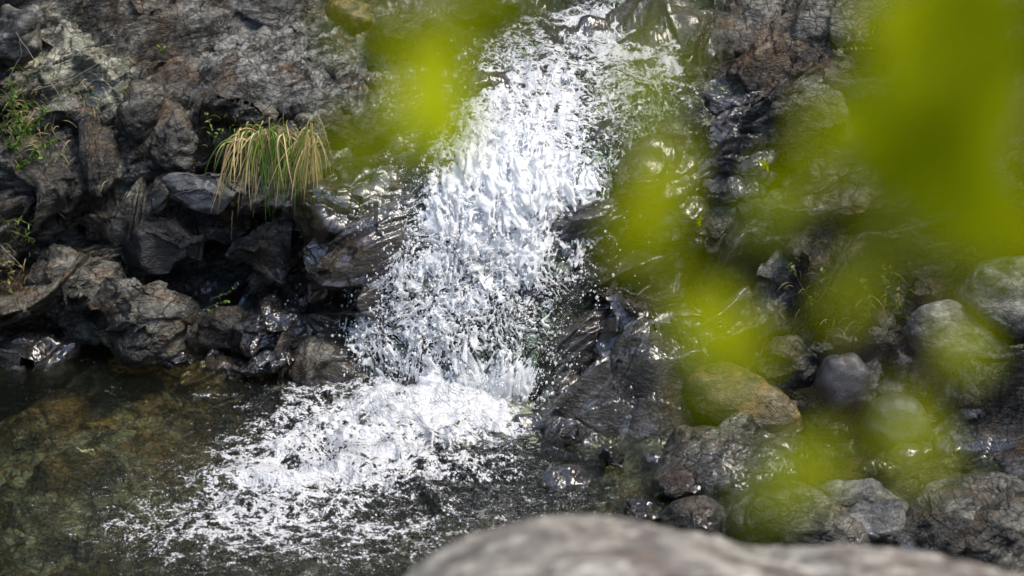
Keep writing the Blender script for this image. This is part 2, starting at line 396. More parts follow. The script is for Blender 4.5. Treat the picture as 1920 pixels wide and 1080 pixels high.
M['twig'] = plain('twig_bark', (.10, .07, .045)); M['deadtwig'] = plain('pale_twig', (.34, .28, .22))

# ---------------------------------------------------------------- the bank (one sheet of bedrock)
def Yz(px, py, z): return float(at_z(px, py, z)[1])
CP = []
def cz(*L):
    for px, py, z in L: CP.append((px, py, Yz(px, py, z)))
def cY(*L): CP.extend(L)
cz((-400, 640, 0), (0, 655, 0), (200, 663, 0), (400, 668, 0), (600, 690, 0), (700, 715, 0), (850, 735, 0), (1000, 750, 0), (1120, 790, 0), (1220, 830, 0),
   (1350, 850, 0), (1500, 850, 0), (1700, 856, 0), (1900, 895, 0), (2300, 905, 0),
   (-400, 800, -.25), (0, 800, -.26), (300, 780, -.2), (600, 800, -.3), (800, 830, -.35), (1000, 860, -.25), (-400, 1050, -.3), (0, 1000, -.3), (400, 1000, -.3), (800, 1000, -.3),
   (1080, 950, -.14), (1300, 900, -.10), (1600, 885, -.12), (1800, 905, -.10), (1250, 1000, -.10), (1500, 1000, -.05), (1900, 1000, .0),
   (-400, 1300, -.3), (400, 1300, -.3), (1000, 1300, -.2), (1500, 1300, -.02), (2300, 1300, .1), (2300, 1000, .1))
cY((-400, 500, .95), (0, 550, 1.0), (200, 550, 1.06), (400, 560, 1.12), (600, 570, .98), (-400, 300, 1.1), (0, 450, 1.05), (200, 450, 1.22), (400, 450, 1.28), (600, 450, 1.0),
   (0, 350, 1.2), (300, 350, 1.18), (500, 340, 1.16), (680, 350, 1.05), (0, 250, 1.38), (300, 250, 1.36), (560, 250, 1.28), (760, 270, 1.22),
   (0, 150, 1.5), (300, 150, 1.62), (600, 150, 1.62), (820, 150, 1.6), (-400, 50, 1.5), (0, 50, 1.7), (300, 50, 1.95), (600, 50, 2.1), (850, 50, 2.2),
   (0, -60, 1.9), (300, -60, 2.4), (600, -60, 2.7), (900, -60, 3.1), (-400, -200, 2.1), (0, -220, 2.6), (400, -220, 3.4), (900, -220, 4.6), (1300, -220, 4.6), (1900, -220, 2.4),
   (760, 600, .68), (880, 600, .62), (850, 450, .83), (900, 350, .97), (950, 280, 1.13), (1000, 200, 1.38), (1050, 110, 1.85), (1130, 40, 2.35), (1200, -50, 3.1),
   (700, 500, .82), (1040, 600, .62), (1110, 450, .82), (1180, 300, 1.08), (1250, 200, 1.38), (1290, 100, 1.85),
   (1350, 450, .88), (1350, 300, 1.12), (1400, 200, 1.32), (1400, 100, 1.62), (1450, 0, 2.2), (1600, 450, .88), (1600, 300, 1.02), (1600, 150, 1.22), (1700, 0, 1.6),
   (1900, 450, .72), (1900, 250, .9), (1900, 50, 1.2), (1200, 620, .66), (1500, 600, .58), (1700, 600, .56), (1900, 600, .45), (1500, 740, .34), (1700, 740, .3), (1900, 740, .2),
   (2300, 500, .2), (2300, 100, .6), (2300, -200, 1.4))
BASE = TPS([(a, b) for a, b, _ in CP], [c for *_, c in CP], 2e-4)
def axis(lo, a, b, hi, fine, coarse):
    return np.r_[np.arange(lo, a, coarse), np.arange(a, b, fine), np.arange(b, hi + coarse, coarse)]
STEP = 2.4
ax_x = axis(-500, -30, 1950, 2500, STEP, 14); ax_y = axis(-240, -30, 1110, 1320, STEP, 12)
GX, GY = np.meshgrid(ax_x, ax_y)
YB = BASE(GX, GY)

# hand-placed recesses and ledges (metres along the view depth, + = deeper)
rec = blobs(GX, GY, [(320, 485, 130, 50, .22, 8), (150, 400, 60, 40, .08), (470, 560, 90, 30, .16, 20), (590, 600, 40, 45, .14, 30), (690, 260, 60, 25, .05),
                     (470, 300, 50, 30, .08), (250, 395, 90, 18, .05), (1400, 545, 110, 35, .20, 10), (1560, 640, 90, 50, .12), (1780, 700, 70, 30, .08),
                     (1460, 760, 50, 40, .06), (1000, 470, 60, 40, -.04), (760, 640, 80, 60, .05), (330, 60, 40, 90, .06, -20)])
for pts, wdt, amp in [
    ([(235, -20), (290, 70), (310, 180), (400, 230), (430, 270)], 18, .10),
    ([(300, 130), (400, 170), (470, 215), (560, 232), (640, 225), (720, 262), (760, 300)], 14, .09),
    ([(170, 300), (260, 290), (330, 250)], 10, .06), ([(190, 560), (180, 480), (150, 400), (60, 380)], 14, .09),
    ([(60, 70), (130, 100), (170, 160), (120, 230)], 10, .05), ([(430, 60), (520, 110), (620, 130), (700, 170)], 9, .03),
    ([(450, 20), (600, 60), (690, 100)], 8, .025), ([(410, 400), (300, 400), (230, 380)], 8, .05),
    ([(1300, 0), (1310, 110), (1300, 160)], 12, .05), ([(1420, 200), (1440, 300), (1440, 370)], 12, .08), ([(1540, 70), (1650, 110)], 12, .07),
    ([(1310, 480), (1400, 510), (1560, 520), (1640, 560)], 22, .12), ([(1660, 200), (1750, 330), (1800, 470)], 14, .06)]:
    d, _ = seg_dist(GX, GY, pts); rec += amp * np.exp(-(d / wdt) ** 2)
YB = YB + rec * 1.0
P0 = at_y(GX, GY, YB)
N0 = grid_normals(P0)
N0 *= np.sign((N0 * (CAM - P0)).sum(-1))[..., None]

def inmask(L): return np.clip(blobs(GX, GY, L), 0, 1)
layered = inmask([(560, 90, 220, 110, 1.2), (680, 200, 100, 60, .8), (1380, 250, 80, 130, 1.0), (1450, 100, 120, 60, .9), (60, 620, 130, 50, .8), (1600, 1010, 400, 80, .4)])
lower = sstep(650, 720, GY) * (1 - sstep(1130, 1260, GX))       # pool bed
chute_m = np.clip(blobs(GX, GY, [(900, 500, 190, 240, 1.1), (1060, 170, 200, 150, 1.1)]), 0, 1)
right_m = sstep(1480, 1650, GX)
right_low = sstep(1090, 1200, GX) * sstep(740, 830, GY)
rough_amt = 1 - .30 * lower * (1 - right_low) - .72 * chute_m - .72 * right_low
BED = euler_m(8, 27, 10)      # bedding planes dip to the right
ROT1 = euler_m(20, 35, 15); ROT2 = euler_m(-15, 28, 40)
wv = np.stack([perlin(P0 * 2.2, 3), perlin(P0 * 2.2, 5), perlin(P0 * 2.2, 9)], -1) * .09
PW = P0 + wv
PBd = PW @ BED.T
d = facet_lin(PBd, [(.46, 1.2), (.22, 2.2)], .46, 1, (1.5, 1, .7)) * (1 - .4 * layered)
d += facet_lin(PBd, [(.10, 1.5), (.05, .7), (.024, .5)], .34, 7, (1.7, 1, .6)) * (1 - .2 * layered)
d += .50 * facets(PBd, .30, .3, .6, .08, .015, 1, (1.5, 1, .6)) * (1 - .5 * layered)
d += .50 * facets(PBd, .13, .4, .6, .12, .025, 2, (1.6, 1, .6)) * (1 - .5 * layered)
d += .30 * facets(PBd, .05, .5, .6, .12, .04, 3, (1.6, 1, .6))
# layered slate: wavy ridges dipping to the right
S = P0 @ BED.T
strat = fbm(np.stack([S[..., 0] * 1.6, S[..., 1] * 3, S[..., 2] * 8], -1) + wv * 7, 6, 31, .58, ridged=True)
d += layered * (strat - .2) * .125 + (1 - layered) * (strat - .2) * .007
d += fbm(P0 * 5, 4, 41) * .012
NX = blobs(GX, GY, [(330, 340, 1, 1, 0)])
_f1, _f2, _cc, _hh = worley(P0 / .16 + wv * 3, 77)
stone = (_hh & np.uint32(255)).astype(np.float32) / 255
d += lower * (.045 * np.clip(_f2 - _f1, 0, .5) * 2 + .03 * (stone - .5))
d *= rough_amt
BED_D = d
PB = P0 + N0 * d[..., None]
attrs = dict(
    wet=np.clip(blobs(GX, GY, [(640, 440, 90, 110, 1.6, 20), (560, 600, 80, 50, 1.2), (900, 500, 230, 330, 2), (1080, 100, 230, 130, 2), (1360, 280, 60, 110, 1.3),
                               (1250, 430, 90, 170, 1.6), (1220, 640, 190, 130, 2), (1150, 850, 130, 60, 1.5), (1250, 950, 120, 40, .8)])
                + (1 - sstep(.01, .07, PB[..., 2])) * 1.2 - (1 - sstep(-.07, -.02, PB[..., 2])) * 3.5 + fbm(P0 * 8, 3, 51) * .25 - .15, 0, 1),
    lichen=np.clip(blobs(GX, GY, [(120, 90, 140, 120, .40), (210, 150, 70, 45, .42), (60, 220, 90, 60, .12), (210, 300, 40, 40, .08), (1850, 540, 120, 60, .05)]), 0, .46),
    brown=np.clip(blobs(GX, GY, [(310, 120, 40, 110, .7, -15), (430, 240, 60, 40, .6), (200, 760, 300, 90, .7), (420, 720, 200, 50, .9), (500, 950, 400, 120, .25), (1440, 110, 90, 50, .8),
                                 (1350, 230, 60, 30, .5), (1600, 880, 180, 30, .7), (60, 560, 90, 60, .35), (480, 270, 40, 25, .7), (690, 470, 30, 50, .8), (1150, 470, 40, 60, .6), (1700, 400, 200, 100, .3)]) + lower * (stone - .6) * 1.1, 0, .9),
    pale=np.clip(blobs(GX, GY, [(560, 70, 230, 90, 1.1), (640, 180, 110, 70, 1.0), (440, 150, 90, 50, .6), (120, 120, 120, 110, .45), (640, 250, 90, 25, .5), (1480, 230, 80, 60, .4), (1380, 430, 80, 50, .3)]) + lower * (stone < .22) * .55, 0, 1),
    moss=np.clip(blobs(GX, GY, [(650, 310, 60, 30, .18), (700, 290, 60, 40, .12), (20, 550, 60, 60, .15), (250, 900, 420, 160, .16), (1700, 300, 260, 200, .14), (520, 385, 50, 25, .12), (1450, 420, 150, 90, .05)]), 0, .3))
bank = mesh_obj('rock_bank', PB.reshape(-1, 3), grid_faces(*GX.shape), M['bank'], attrs=attrs, base=np.zeros(3))
tag(bank, kind='structure')
print('bank', time.time() - T0)

# smooth sampler of the bank for water sheets
def base_surface(px, py):
    Y = BASE(px, py); P = at_y(px, py, Y); return P

# ---------------------------------------------------------------- loose rocks
_rc = [0]
def rock(outline, Y, thick, label, mat, facet=.5, size=.12, p=.58, tilt=0.0, group=None, cat='rock', name='rock', layers=0.0, seed=None, res=3.2, fine=.6, round_=False, attrs=None, z=None):
    """solid rock: silhouette follows the outline, real thickness along the view, broken into facets."""
    _rc[0] += 1; sd_ = seed or _rc[0] * 13
    o = np.array(outline, float); c = o.mean(0)
    # polar outline
    th = np.linspace(-math.pi, math.pi, 361)
    Rr = np.zeros(361)
    ex = o - c
    for k, t in enumerate(th):
        dx, dy = math.cos(t), -math.sin(t); best = 5
        for i in range(len(ex)):
            a, b2 = ex[i], ex[(i + 1) % len(ex)]; e = b2 - a
            den = dx * e[1] - dy * e[0]
            if abs(den) < 1e-9: continue
            s = (a[0] * e[1] - a[1] * e[0]) / den; u = (a[0] * dy - a[1] * dx) / den
            if s > best and -1e-6 <= u <= 1 + 1e-6: best = s
        Rr[k] = best
    ker = np.array([1, 2, 1.]); ker /= ker.sum()
    if round_: ker = np.ones(15) / 15
    h = len(ker) // 2; Rr = np.convolve(np.r_[Rr[-h - 1:-1], Rr, Rr[1:h + 1]], ker, 'valid')
    ext = max(np.ptp(o[:, 0]), np.ptp(o[:, 1])); n = int(np.clip(ext / res * .8, 14, 150))
    # cube sphere
    g = np.tan(np.linspace(-1, 1, n) * math.pi / 4); A, B = np.meshgrid(g, g); Vs, Fs, k0 = [], [], 0
    for ax, sg in ((0, 1), (0, -1), (1, 1), (1, -1), (2, 1), (2, -1)):
        Q = np.zeros((n, n, 3)); Q[..., ax] = sg; Q[..., (ax + 1) % 3] = A * sg; Q[..., (ax + 2) % 3] = B
        Vs.append(Q.reshape(-1, 3)); Fs.append(grid_faces(n, n)[:, ::-1] + k0); k0 += n * n
    V = np.concatenate(Vs); F = np.concatenate(Fs)
    key = np.round(V, 5); _, idx, inv = np.unique(key, axis=0, return_index=True, return_inverse=True); V = V[idx]; F = inv.reshape(-1)[F]
    D = V / np.linalg.norm(V, axis=1)[:, None]          # x right, y up, z towards viewer
    rho = np.hypot(D[:, 0], D[:, 1]); t = np.arctan2(D[:, 1], D[:, 0])
    R = np.interp(t, th, Rr)
    U = np.stack([np.cos(t) * rho ** p, np.sin(t) * rho ** p, np.sign(D[:, 2]) * np.abs(D[:, 2]) ** p], -1)
    rr_ = np.random.default_rng(sd_)
    if not round_:
        for _ in range(13):
            nv = rr_.normal(size=3) * np.array([1, 1, .8]); nv[2] = abs(nv[2]) + .25; nv /= np.linalg.norm(nv)
            c_ = rr_.uniform(.52, .86) * (.75 + .25 * abs(nv).max()); dist = np.maximum(0, U @ nv - c_); U = U - np.outer(dist * (1 if abs(nv[2]) > .5 else .7), nv)
    dep = ((Yz(c[0], c[1], z) if z is not None else Y) - CAM[1]) / ray(c[0], c[1])[..., 1]
    s = K * float(dep)
    L = np.stack([U[:, 0] * R * s, U[:, 1] * R * s, U[:, 2] * thick], -1)
    L[:, 2] += tilt * L[:, 1]
    Cw = at_d(c[0], c[1], float(dep))
    W = Cw + L[:, :1] * RT + L[:, 1:2] * UP - L[:, 2:3] * FW
    Nn = vert_normals(W, F); out = W - Cw
    if (Nn * out).sum() < 0: F = F[:, ::-1]; Nn = -Nn
    off = np.array([sd_ * .37, sd_ * .11, sd_ * .53]); Q = W + off
    q = Q + np.stack([perlin(Q * 3, 71), perlin(Q * 3, 72), perlin(Q * 3, 73)], -1) * .03
    fa = facet * (.35 if round_ else 1.0)
    q = q @ BED.T
    dd = fa * facet_lin(q, [(size * 2.0, 1.0), (size, 1.2)], .62, 5 + sd_, (1.2, 1, .9))
    dd += (.25 + .5 * facet) * fine * facet_lin(q, [(size * .5, 1.1), (size * .24, .9), (.02, .5)], .6, 6 + sd_, (1.4, 1, .7))
    dd += fa * .5 * facets(q, size, .4, .45, .16, .035, 5 + sd_, (1.3, 1, .8), ROT1)
    dd += fine * .3 * facets(q, size * .35, .5, .5, .2, .05, 7 + sd_, (1.5, 1, .6), ROT2)
    dd += fbm(Q * 7, 4, 81) * .004
    if layers:
        S_ = Q @ BED.T
        dd += layers * (fbm(np.stack([S_[:, 0] * 2, S_[:, 1] * 3, S_[:, 2] * 11], -1), 5, 33, .55, ridged=True) - .2)
    W = W + Nn * dd[:, None]
    z0 = np.zeros(len(W)); at_ = dict(wet=np.clip((1 - sstep(.01, .07, W[:, 2])) * 1.0, 0, 1), lichen=z0, brown=z0, moss=z0)
    ob = mesh_obj(name, W, F, mat, attrs=at_)
    return tag(ob, label, cat, group)

D_ = rock_mat('dark_slate', rough=.33, off=2.0, dark=(.011, .0115, .010), mid=(.075, .073, .06), light=(.28, .27, .22), warm_amt=.5)
G_ = rock_mat('grey_boulder', dark=(.02, .021, .018), mid=(.10, .10, .082), light=(.30, .29, .235), warm_amt=.4, rough=.45, off=5.0)
PALE = rock_mat('pale_boulder', dark=(.05, .05, .046), mid=(.15, .15, .14), light=(.36, .35, .31), warm=(.20, .15, .09), warm_amt=.4, rough=.6, lichen=.03, off=8.0, bed=.3)
OCHRE = rock_mat('ochre_boulder', dark=(.045, .038, .015), mid=(.16, .125, .05), light=(.32, .25, .11), warm=(.30, .17, .045), warm_amt=.9, rough=.42, off=11.0, bed=.3)
BROWN = rock_mat('brown_slate', dark=(.025, .018, .015), mid=(.09, .06, .045), light=(.20, .15, .12), warm=(.14, .07, .04), warm_amt=.6, rough=.38, off=14.0)
WETP = rock_mat('wet_violet_slate', dark=(.03, .028, .033), mid=(.08, .075, .085), light=(.15, .14, .15), warm_amt=.2, wet=.75, off=17.0)
SMOOTH = rock_mat('smooth_boulder', dark=(.04, .042, .045), mid=(.07, .073, .078), light=(.12, .12, .12), warm_amt=.15, rough=.5, fine=.5, bed=.12, off=20.0)
CRK = rock_mat('cracked_slate', dark=(.03, .032, .036), mid=(.075, .08, .088), light=(.14, .145, .15), warm_amt=.12, rough=.45, off=23.0)
NEAR = rock_mat('near_boulder', dark=(.30, .27, .24), mid=(.60, .555, .46), light=(.74, .70, .60), warm=(.19, .14, .11), warm_amt=.9, rough=.7, off=26.0, bed=.3)
WET = M['wet']
MOSSW = rock_mat('wet_mossy_rock', wet=.9, dark=(.02, .024, .008), mid=(.075, .08, .025), light=(.16, .16, .06), warm=(.13, .08, .02), warm_amt=.5, moss=.12, off=47)
WETS = rock_mat('film_covered_rock', wet=1.0, dark=(.014, .013, .014), mid=(.035, .030, .026), light=(.09, .07, .045), warm=(.10, .05, .018), warm_amt=.6, fine=.5, bed=.5, off=41)

# left shore
rock([(35, 520), (60, 470), (100, 440), (160, 462), (190, 478), (205, 520), (225, 570), (250, 640), (200, 668), (120, 655), (70, 600)], .92, .14,
     'tall dark angular rock at the left shore under the leafy slope', D_, .5, .14)
rock([(160, 570), (190, 512), (235, 522), (290, 535), (345, 565), (372, 590), (352, 625), (325, 665), (250, 680), (170, 640)], .80, .13,
     'peaked grey rock with a slanting right flank, in the pool edge', D_, .5, .13, layers=.02)
rock([(362, 610), (405, 568), (460, 560), (478, 580), (450, 630), (400, 655), (368, 640)], .92, .08, 'small grey-green rock between the peaked rock and the wet black rock', G_, .4, .1)
rock([(400, 650), (420, 610), (500, 552), (565, 580), (620, 630), (610, 672), (520, 690), (420, 672)], .82, .13, 'wet black rock beside the foot of the waterfall on the left shore', WET, .5, .12)
rock([(415, 705), (470, 668), (530, 652), (575, 685), (530, 706), (460, 714)], .62, .06, 'flat wet rock breaking the pool surface below the wet black rock', WET, .5, .08)
rock([(300, 700), (0, 0)] and [(270, 668), (330, 655), (375, 668), (372, 690), (310, 694), (275, 686)], .76, .04, 'low wet rock at the waterline below the peaked grey rock', WET, .5, .07)
rock([(-40, 640), (0, 590), (60, 615), (140, 650), (110, 690), (20, 700), (-40, 690)], .86, .10, 'low dark layered rock at the far left waterline', WET, .4, .1, layers=.03)
rock([(410, 485), (470, 430), (540, 382), (572, 400), (560, 470), (530, 532), (470, 510)], 1.06, .07, 'pale leaning slab below the grass tuft', G_, .4, .14, fine=.4)
rock([(302, 335), (350, 314), (430, 318), (452, 366), (408, 402), (360, 392), (315, 372)], 1.12, .05, 'smooth flat grey slab in the bank left of the grass tuft', SMOOTH, .18, .2, fine=.3)
rock([(200, 440), (240, 388), (330, 390), (405, 440), (400, 505), (330, 520), (240, 505)], 1.16, .12, 'big smooth black block under the overhang', rock_mat('black_slate', dark=(.02, .02, .021), mid=(.042, .041, .04), light=(.06, .058, .055), warm_amt=.1, rough=.55, fine=.5), .2, .3, fine=.2)
rock([(215, 205), (255, 165), (300, 160), (290, 215), (262, 262), (225, 240)], 1.34, .07, 'dark split block below the lichen covered rock', D_, .3, .15)
rock([(290, 250), (330, 205), (355, 260), (350, 320), (310, 320), (285, 290)], 1.22, .07, 'dark upright block in the middle of the left bank', D_, .35, .12)
rock([(50, 320), (95, 290), (140, 330), (115, 375), (75, 385)], 1.10, .07, 'grey broken rock under the leafy shrub', G_, .4, .1)
rock([(-30, 60), (10, 10), (60, 30), (70, 90), (30, 130), (-30, 130)], 1.55, .12, 'pale lichen covered boulder in the top left corner', PALE, .35, .14)
rock([(385, 165), (440, 180), (530, 222), (505, 240), (430, 215), (385, 190)], 1.30, .05, 'long thin slate ledge above the grass tuft', D_, .4, .1, layers=.02)
rock([(560, 225), (620, 205), (690, 235), (740, 262), (700, 290), (620, 280), (570, 260)], 1.24, .08, 'weathered grey ledge right of the grass tuft', G_, .4, .1, layers=.03)
rock([(530, 480), (560, 400), (640, 330), (730, 340), (745, 400), (700, 470), (650, 560), (560, 575)], .93, .16, 'glossy black wet outcrop left of the waterfall', WETS, .6, .16, fine=.7)
for k, (ol, Y, lb) in enumerate([
    ([(620, 20), (650, -5), (690, 10), (700, 45), (655, 55)], 2.1, 'small mossy stone at the top of the left bank'),
    ([(700, 70), (725, 48), (765, 60), (770, 85), (730, 92)], 1.95, 'small grey stone on the rim above the left bank'),
    ([(830, 20), (900, -20), (980, 5), (1005, 50), (930, 55)], 2.35, 'brown stone lying beside the upper stream'),
    ([(760, 60), (820, 40), (880, 80), (900, 130), (830, 120), (780, 100)], 2.0, 'rounded mossy rock at the left lip of the cascade')]):
    rock(ol, Y, .10, lb, OCHRE if k == 0 else G_, .4, .1, res=3)

# right side of the fall
rock([(1040, 745), (1052, 650), (1090, 560), (1128, 478), (1180, 496), (1262, 545), (1330, 560), (1385, 592), (1400, 640), (1340, 700), (1290, 745), (1240, 800), (1150, 800), (1080, 770)], .46, .26,
     'large black wet rock with a water film, right of the waterfall foot', WETS, .45, .3, fine=.35)
rock([(1150, 470), (1130, 400), (1165, 340), (1230, 290), (1300, 300), (1320, 380), (1310, 480), (1240, 510)], .93, .12, 'dark wet ledge with water running over it right of the waterfall', MOSSW, .5, .2, fine=.8, layers=.03)
rock([(1262, 700), (1285, 672), (1340, 675), (1410, 700), (1470, 738), (1515, 785), (1520, 822), (1490, 845), (1430, 838), (1360, 815), (1290, 770)], .30, .18,
     'rounded ochre boulder behind the slanted slab', OCHRE, .3, .2, round_=True, fine=.4)
rock([(1185, 905), (1215, 835), (1258, 790), (1330, 808), (1420, 850), (1500, 890), (1485, 925), (1400, 950), (1300, 955), (1220, 945)], -.16, .20,
     'slanted layered slab with wet glints in front of the ochre boulder', rock_mat('slab_slate', dark=(.04, .04, .035), mid=(.10, .10, .08), light=(.2, .19, .14), wet=.35, rough=.3, off=31), .26, .26, layers=.03, fine=.38)
rock([(970, 800), (1010, 772), (1080, 778), (1130, 800), (1165, 830), (1120, 850), (1040, 840), (990, 830)], .14, .13, 'low brown wet rock in the splash zone at the foot of the waterfall', WET, .6, .09)
rock([(1112, 850), (1150, 832), (1185, 855), (1175, 885), (1125, 888)], -.18, .08, 'black wet block in the water beside the slanted slab', WET, .35, .1)
rock([(1195, 790), (1230, 765), (1285, 770), (1290, 800), (1230, 820)], .28, .07, 'small wet stone between the black wet rock and the ochre boulder', WET, .4, .08)
rock([(1145, 970), (1170, 935), (1230, 940), (1270, 965), (1240, 1000), (1165, 1000)], -.56, .12, 'wet dark stone at the near end of the slanted slab', WET, .5, .09)
rock([(1230, 990), (1260, 950), (1320, 945), (1380, 985), (1370, 1020), (1270, 1020)], -.64, .14, 'grey rounded stone at the near water edge', G_, .26, .26, fine=.38)
rock([(1380, 985), (1430, 950), (1500, 940), (1590, 960), (1640, 1010), (1640, 1060), (1500, 1070), (1400, 1040)], -.74, .2, 'flat ridged grey rock along the near shore', G_, .26, .26, layers=.03, fine=.38)
rock([(1480, 950), (1560, 918), (1640, 906), (1725, 935), (1712, 985), (1690, 1050), (1600, 1040), (1560, 990)], -.62, .2, 'pale brown-topped boulder on the near shore', PALE, .26, .26, fine=.38)
rock([(1672, 1040), (1700, 985), (1745, 915), (1800, 905), (1850, 940), (1862, 985), (1830, 1060), (1740, 1080)], -.76, .2, 'tall pointed grey boulder on the near shore', G_, .26, .26, layers=.01, fine=.38)
rock([(1812, 915), (1860, 905), (1920, 930), (1960, 970), (1900, 990), (1850, 965)], -.58, .15, 'dark ridged stone behind the tall pointed boulder', D_, .26, .26, fine=.38)
rock([(1790, 1010), (1850, 970), (1930, 960), (1990, 1000), (1980, 1090), (1800, 1090)], -.84, .2, 'broken grey rock in the near right corner', D_, .26, .26, layers=.02, fine=.38)
rock([(1615, 805), (1630, 755), (1670, 736), (1715, 745), (1740, 790), (1738, 840), (1700, 860), (1640, 852)], .18, .16, 'smooth round grey boulder standing in the small back pool', SMOOTH, .08, .3, round_=True, fine=.1)
rock([(1525, 720), (1545, 672), (1600, 660), (1635, 700), (1620, 760), (1560, 775)], .30, .12, 'dark rounded stone left of the smooth round boulder', SMOOTH, .2, .15, round_=True, fine=.3)
rock([(1590, 760), (1615, 690), (1645, 668), (1655, 720), (1625, 775)], .27, .07, 'upright dark slab leaning on the dark rounded stone', CRK, .3, .12)
rock([(1745, 850), (1750, 815), (1775, 806), (1796, 830), (1785, 860)], .02, .05, 'small pale stone at the water edge under the cracked outcrop', G_, .3, .1, round_=True)
rock([(1870, 910), (1880, 875), (1920, 865), (1960, 890), (1940, 925)], -.16, .07, 'small dark stone at the right edge of the back pool', CRK, .3, .1, round_=True)
rock([(1610, 885), (1640, 862), (1690, 882), (1680, 898)], -.10, .03, 'thin flat stone lying in the back pool', BROWN, .3, .07)
rock([(1700, 560), (1715, 505), (1790, 485), (1800, 480), (1900, 480), (1980, 500), (1990, 600), (1920, 640), (1850, 610), (1790, 560)] and
     [(1795, 540), (1830, 498), (1890, 482), (1970, 490), (2000, 560), (1980, 620), (1900, 640), (1840, 610), (1800, 585)], .50, .22, 'big pale weathered boulder at the right edge', PALE, .28, .2, round_=True, layers=.012)
rock([(1690, 620), (1720, 580), (1780, 560), (1850, 600), (1900, 660), (1860, 700), (1780, 690), (1715, 660)], .42, .18, 'pale rounded rock below the big weathered boulder', PALE, .28, .2, round_=True, layers=.012)
rock([(1695, 560), (1715, 515), (1770, 505), (1800, 540), (1770, 580), (1720, 585)], .62, .1, 'grey rock left of the big weathered boulder', G_, .3, .12)
rock([(1760, 780), (1780, 700), (1850, 655), (1930, 630), (2000, 660), (2000, 850), (1930, 900), (1850, 860), (1790, 830)], .22, .22, 'dark cracked outcrop at the right edge', CRK, .7, .1, fine=.5)
for k, (ol, Y, lb, mm) in enumerate([
    ([(1655, 680), (1670, 640), (1710, 640), (1715, 680), (1690, 715)], .34, 'small wedged stone above the smooth round boulder', CRK),
    ([(1700, 740), (1695, 680), (1740, 665), (1775, 700), (1765, 750), (1730, 760)], .28, 'blocky grey stone between the round boulder and the cracked outcrop', G_),
    ([(1650, 735), (1655, 705), (1690, 710), (1700, 735), (1680, 750)], .3, 'small cracked stone resting on the smooth round boulder', CRK),
    ([(1515, 790), (1520, 765), (1600, 775), (1615, 830), (1570, 830)], .2, 'grey flat stone at the left foot of the smooth round boulder', G_),
    ([(1420, 690), (1440, 640), (1500, 625), (1540, 660), (1520, 720), (1460, 730)], .42, 'shaded grey stone behind the ochre boulder', G_)]):
    rock(ol, Y, .07, lb, mm, .4, .08, res=2.8)
for ol, Y, th_, lb, mm in [
    ([(1330, 960), (1380, 925), (1450, 915), (1500, 930), (1470, 965), (1390, 985)], -.42, .12, 'low shaded stone right behind the flat ridged rock', D_),
    ([(1020, 900), (1060, 880), (1120, 890), (1140, 930), (1080, 945), (1030, 930)], -.30, .07, 'dark stone just under the rippling surface right of the foam', WET),
    ([(1300, 905), (1340, 880), (1420, 890), (1440, 930), (1370, 950), (1310, 940)], -.30, .12, 'grey broken stone leaning on the front of the slanted slab', G_),
    ([(1215, 940), (1225, 900), (1280, 880), (1320, 910), (1300, 950), (1240, 965)], -.38, .10, 'brown cornered stone at the foot of the slanted slab', BROWN)]:
    rock(ol, Y, th_, lb, mm, .45, .1, res=2.8)
_r = np.random.default_rng(21)
SL = ['small grey stone directly above the smooth round boulder', 'small brown stone touching the upper left of the smooth round boulder', 'small dark stone touching the upper right side of the smooth round boulder',
      'small grey stone at the right foot of the smooth round boulder', 'small brown stone right of the ochre boulder end', 'small dark stone at the pool edge below the dark rounded stone',
      'small grey stone above the dark rounded stone, next to the leafy plant', 'small brown stone between the ochre boulder and the dark rounded stone', 'small dark stone in the back pool below the smooth round boulder',
      'small grey stone in the back pool near the cracked outcrop', 'small brown stone under the young leafy plant', 'small dark stone under the brownish undergrowth plant',
      'small grey stone in front of the black wet rock', 'small brown wet stone left of the slanted slab top', 'small dark stone off the right end of the slanted slab',
      'small grey stone between the back pool and the pale brown-topped boulder', 'small brown stone behind the low shaded stone of the near shore', 'small dark stone at the lower edge of the slanted slab',
      'small grey stone at the left of the pale rounded rock', 'small brown stone between the blocky grey stone and the pale rounded rock']
for k, (px, py, Y) in enumerate([(1650, 700, .30), (1690, 725, .27), (1760, 770, .20), (1745, 790, .16), (1560, 800, .16), (1585, 845, .04), (1540, 650, .40), (1500, 760, .26), (1720, 870, -.05), (1820, 880, -.10), (1590, 640, .40), (1640, 630, .42),
                                (1230, 860, -.10), (1190, 800, .18), (1480, 880, -.16), (1540, 905, -.26), (1450, 905, -.30), (1390, 900, -.30), (1660, 600, .50), (1720, 700, .33)]):
    a, b2 = _r.uniform(16, 30), _r.uniform(11, 20); th = np.sort(_r.uniform(0, 2 * math.pi, 7) * .3 + np.linspace(0, 2 * math.pi, 8)[:-1])
    ob = rock([(px + a * math.cos(t_), py + b2 * math.sin(t_)) for t_ in th], Y, .035, SL[k], [G_, BROWN, CRK][k % 3], .4, .06, res=2.4, group='small stones wedged in the right bank')
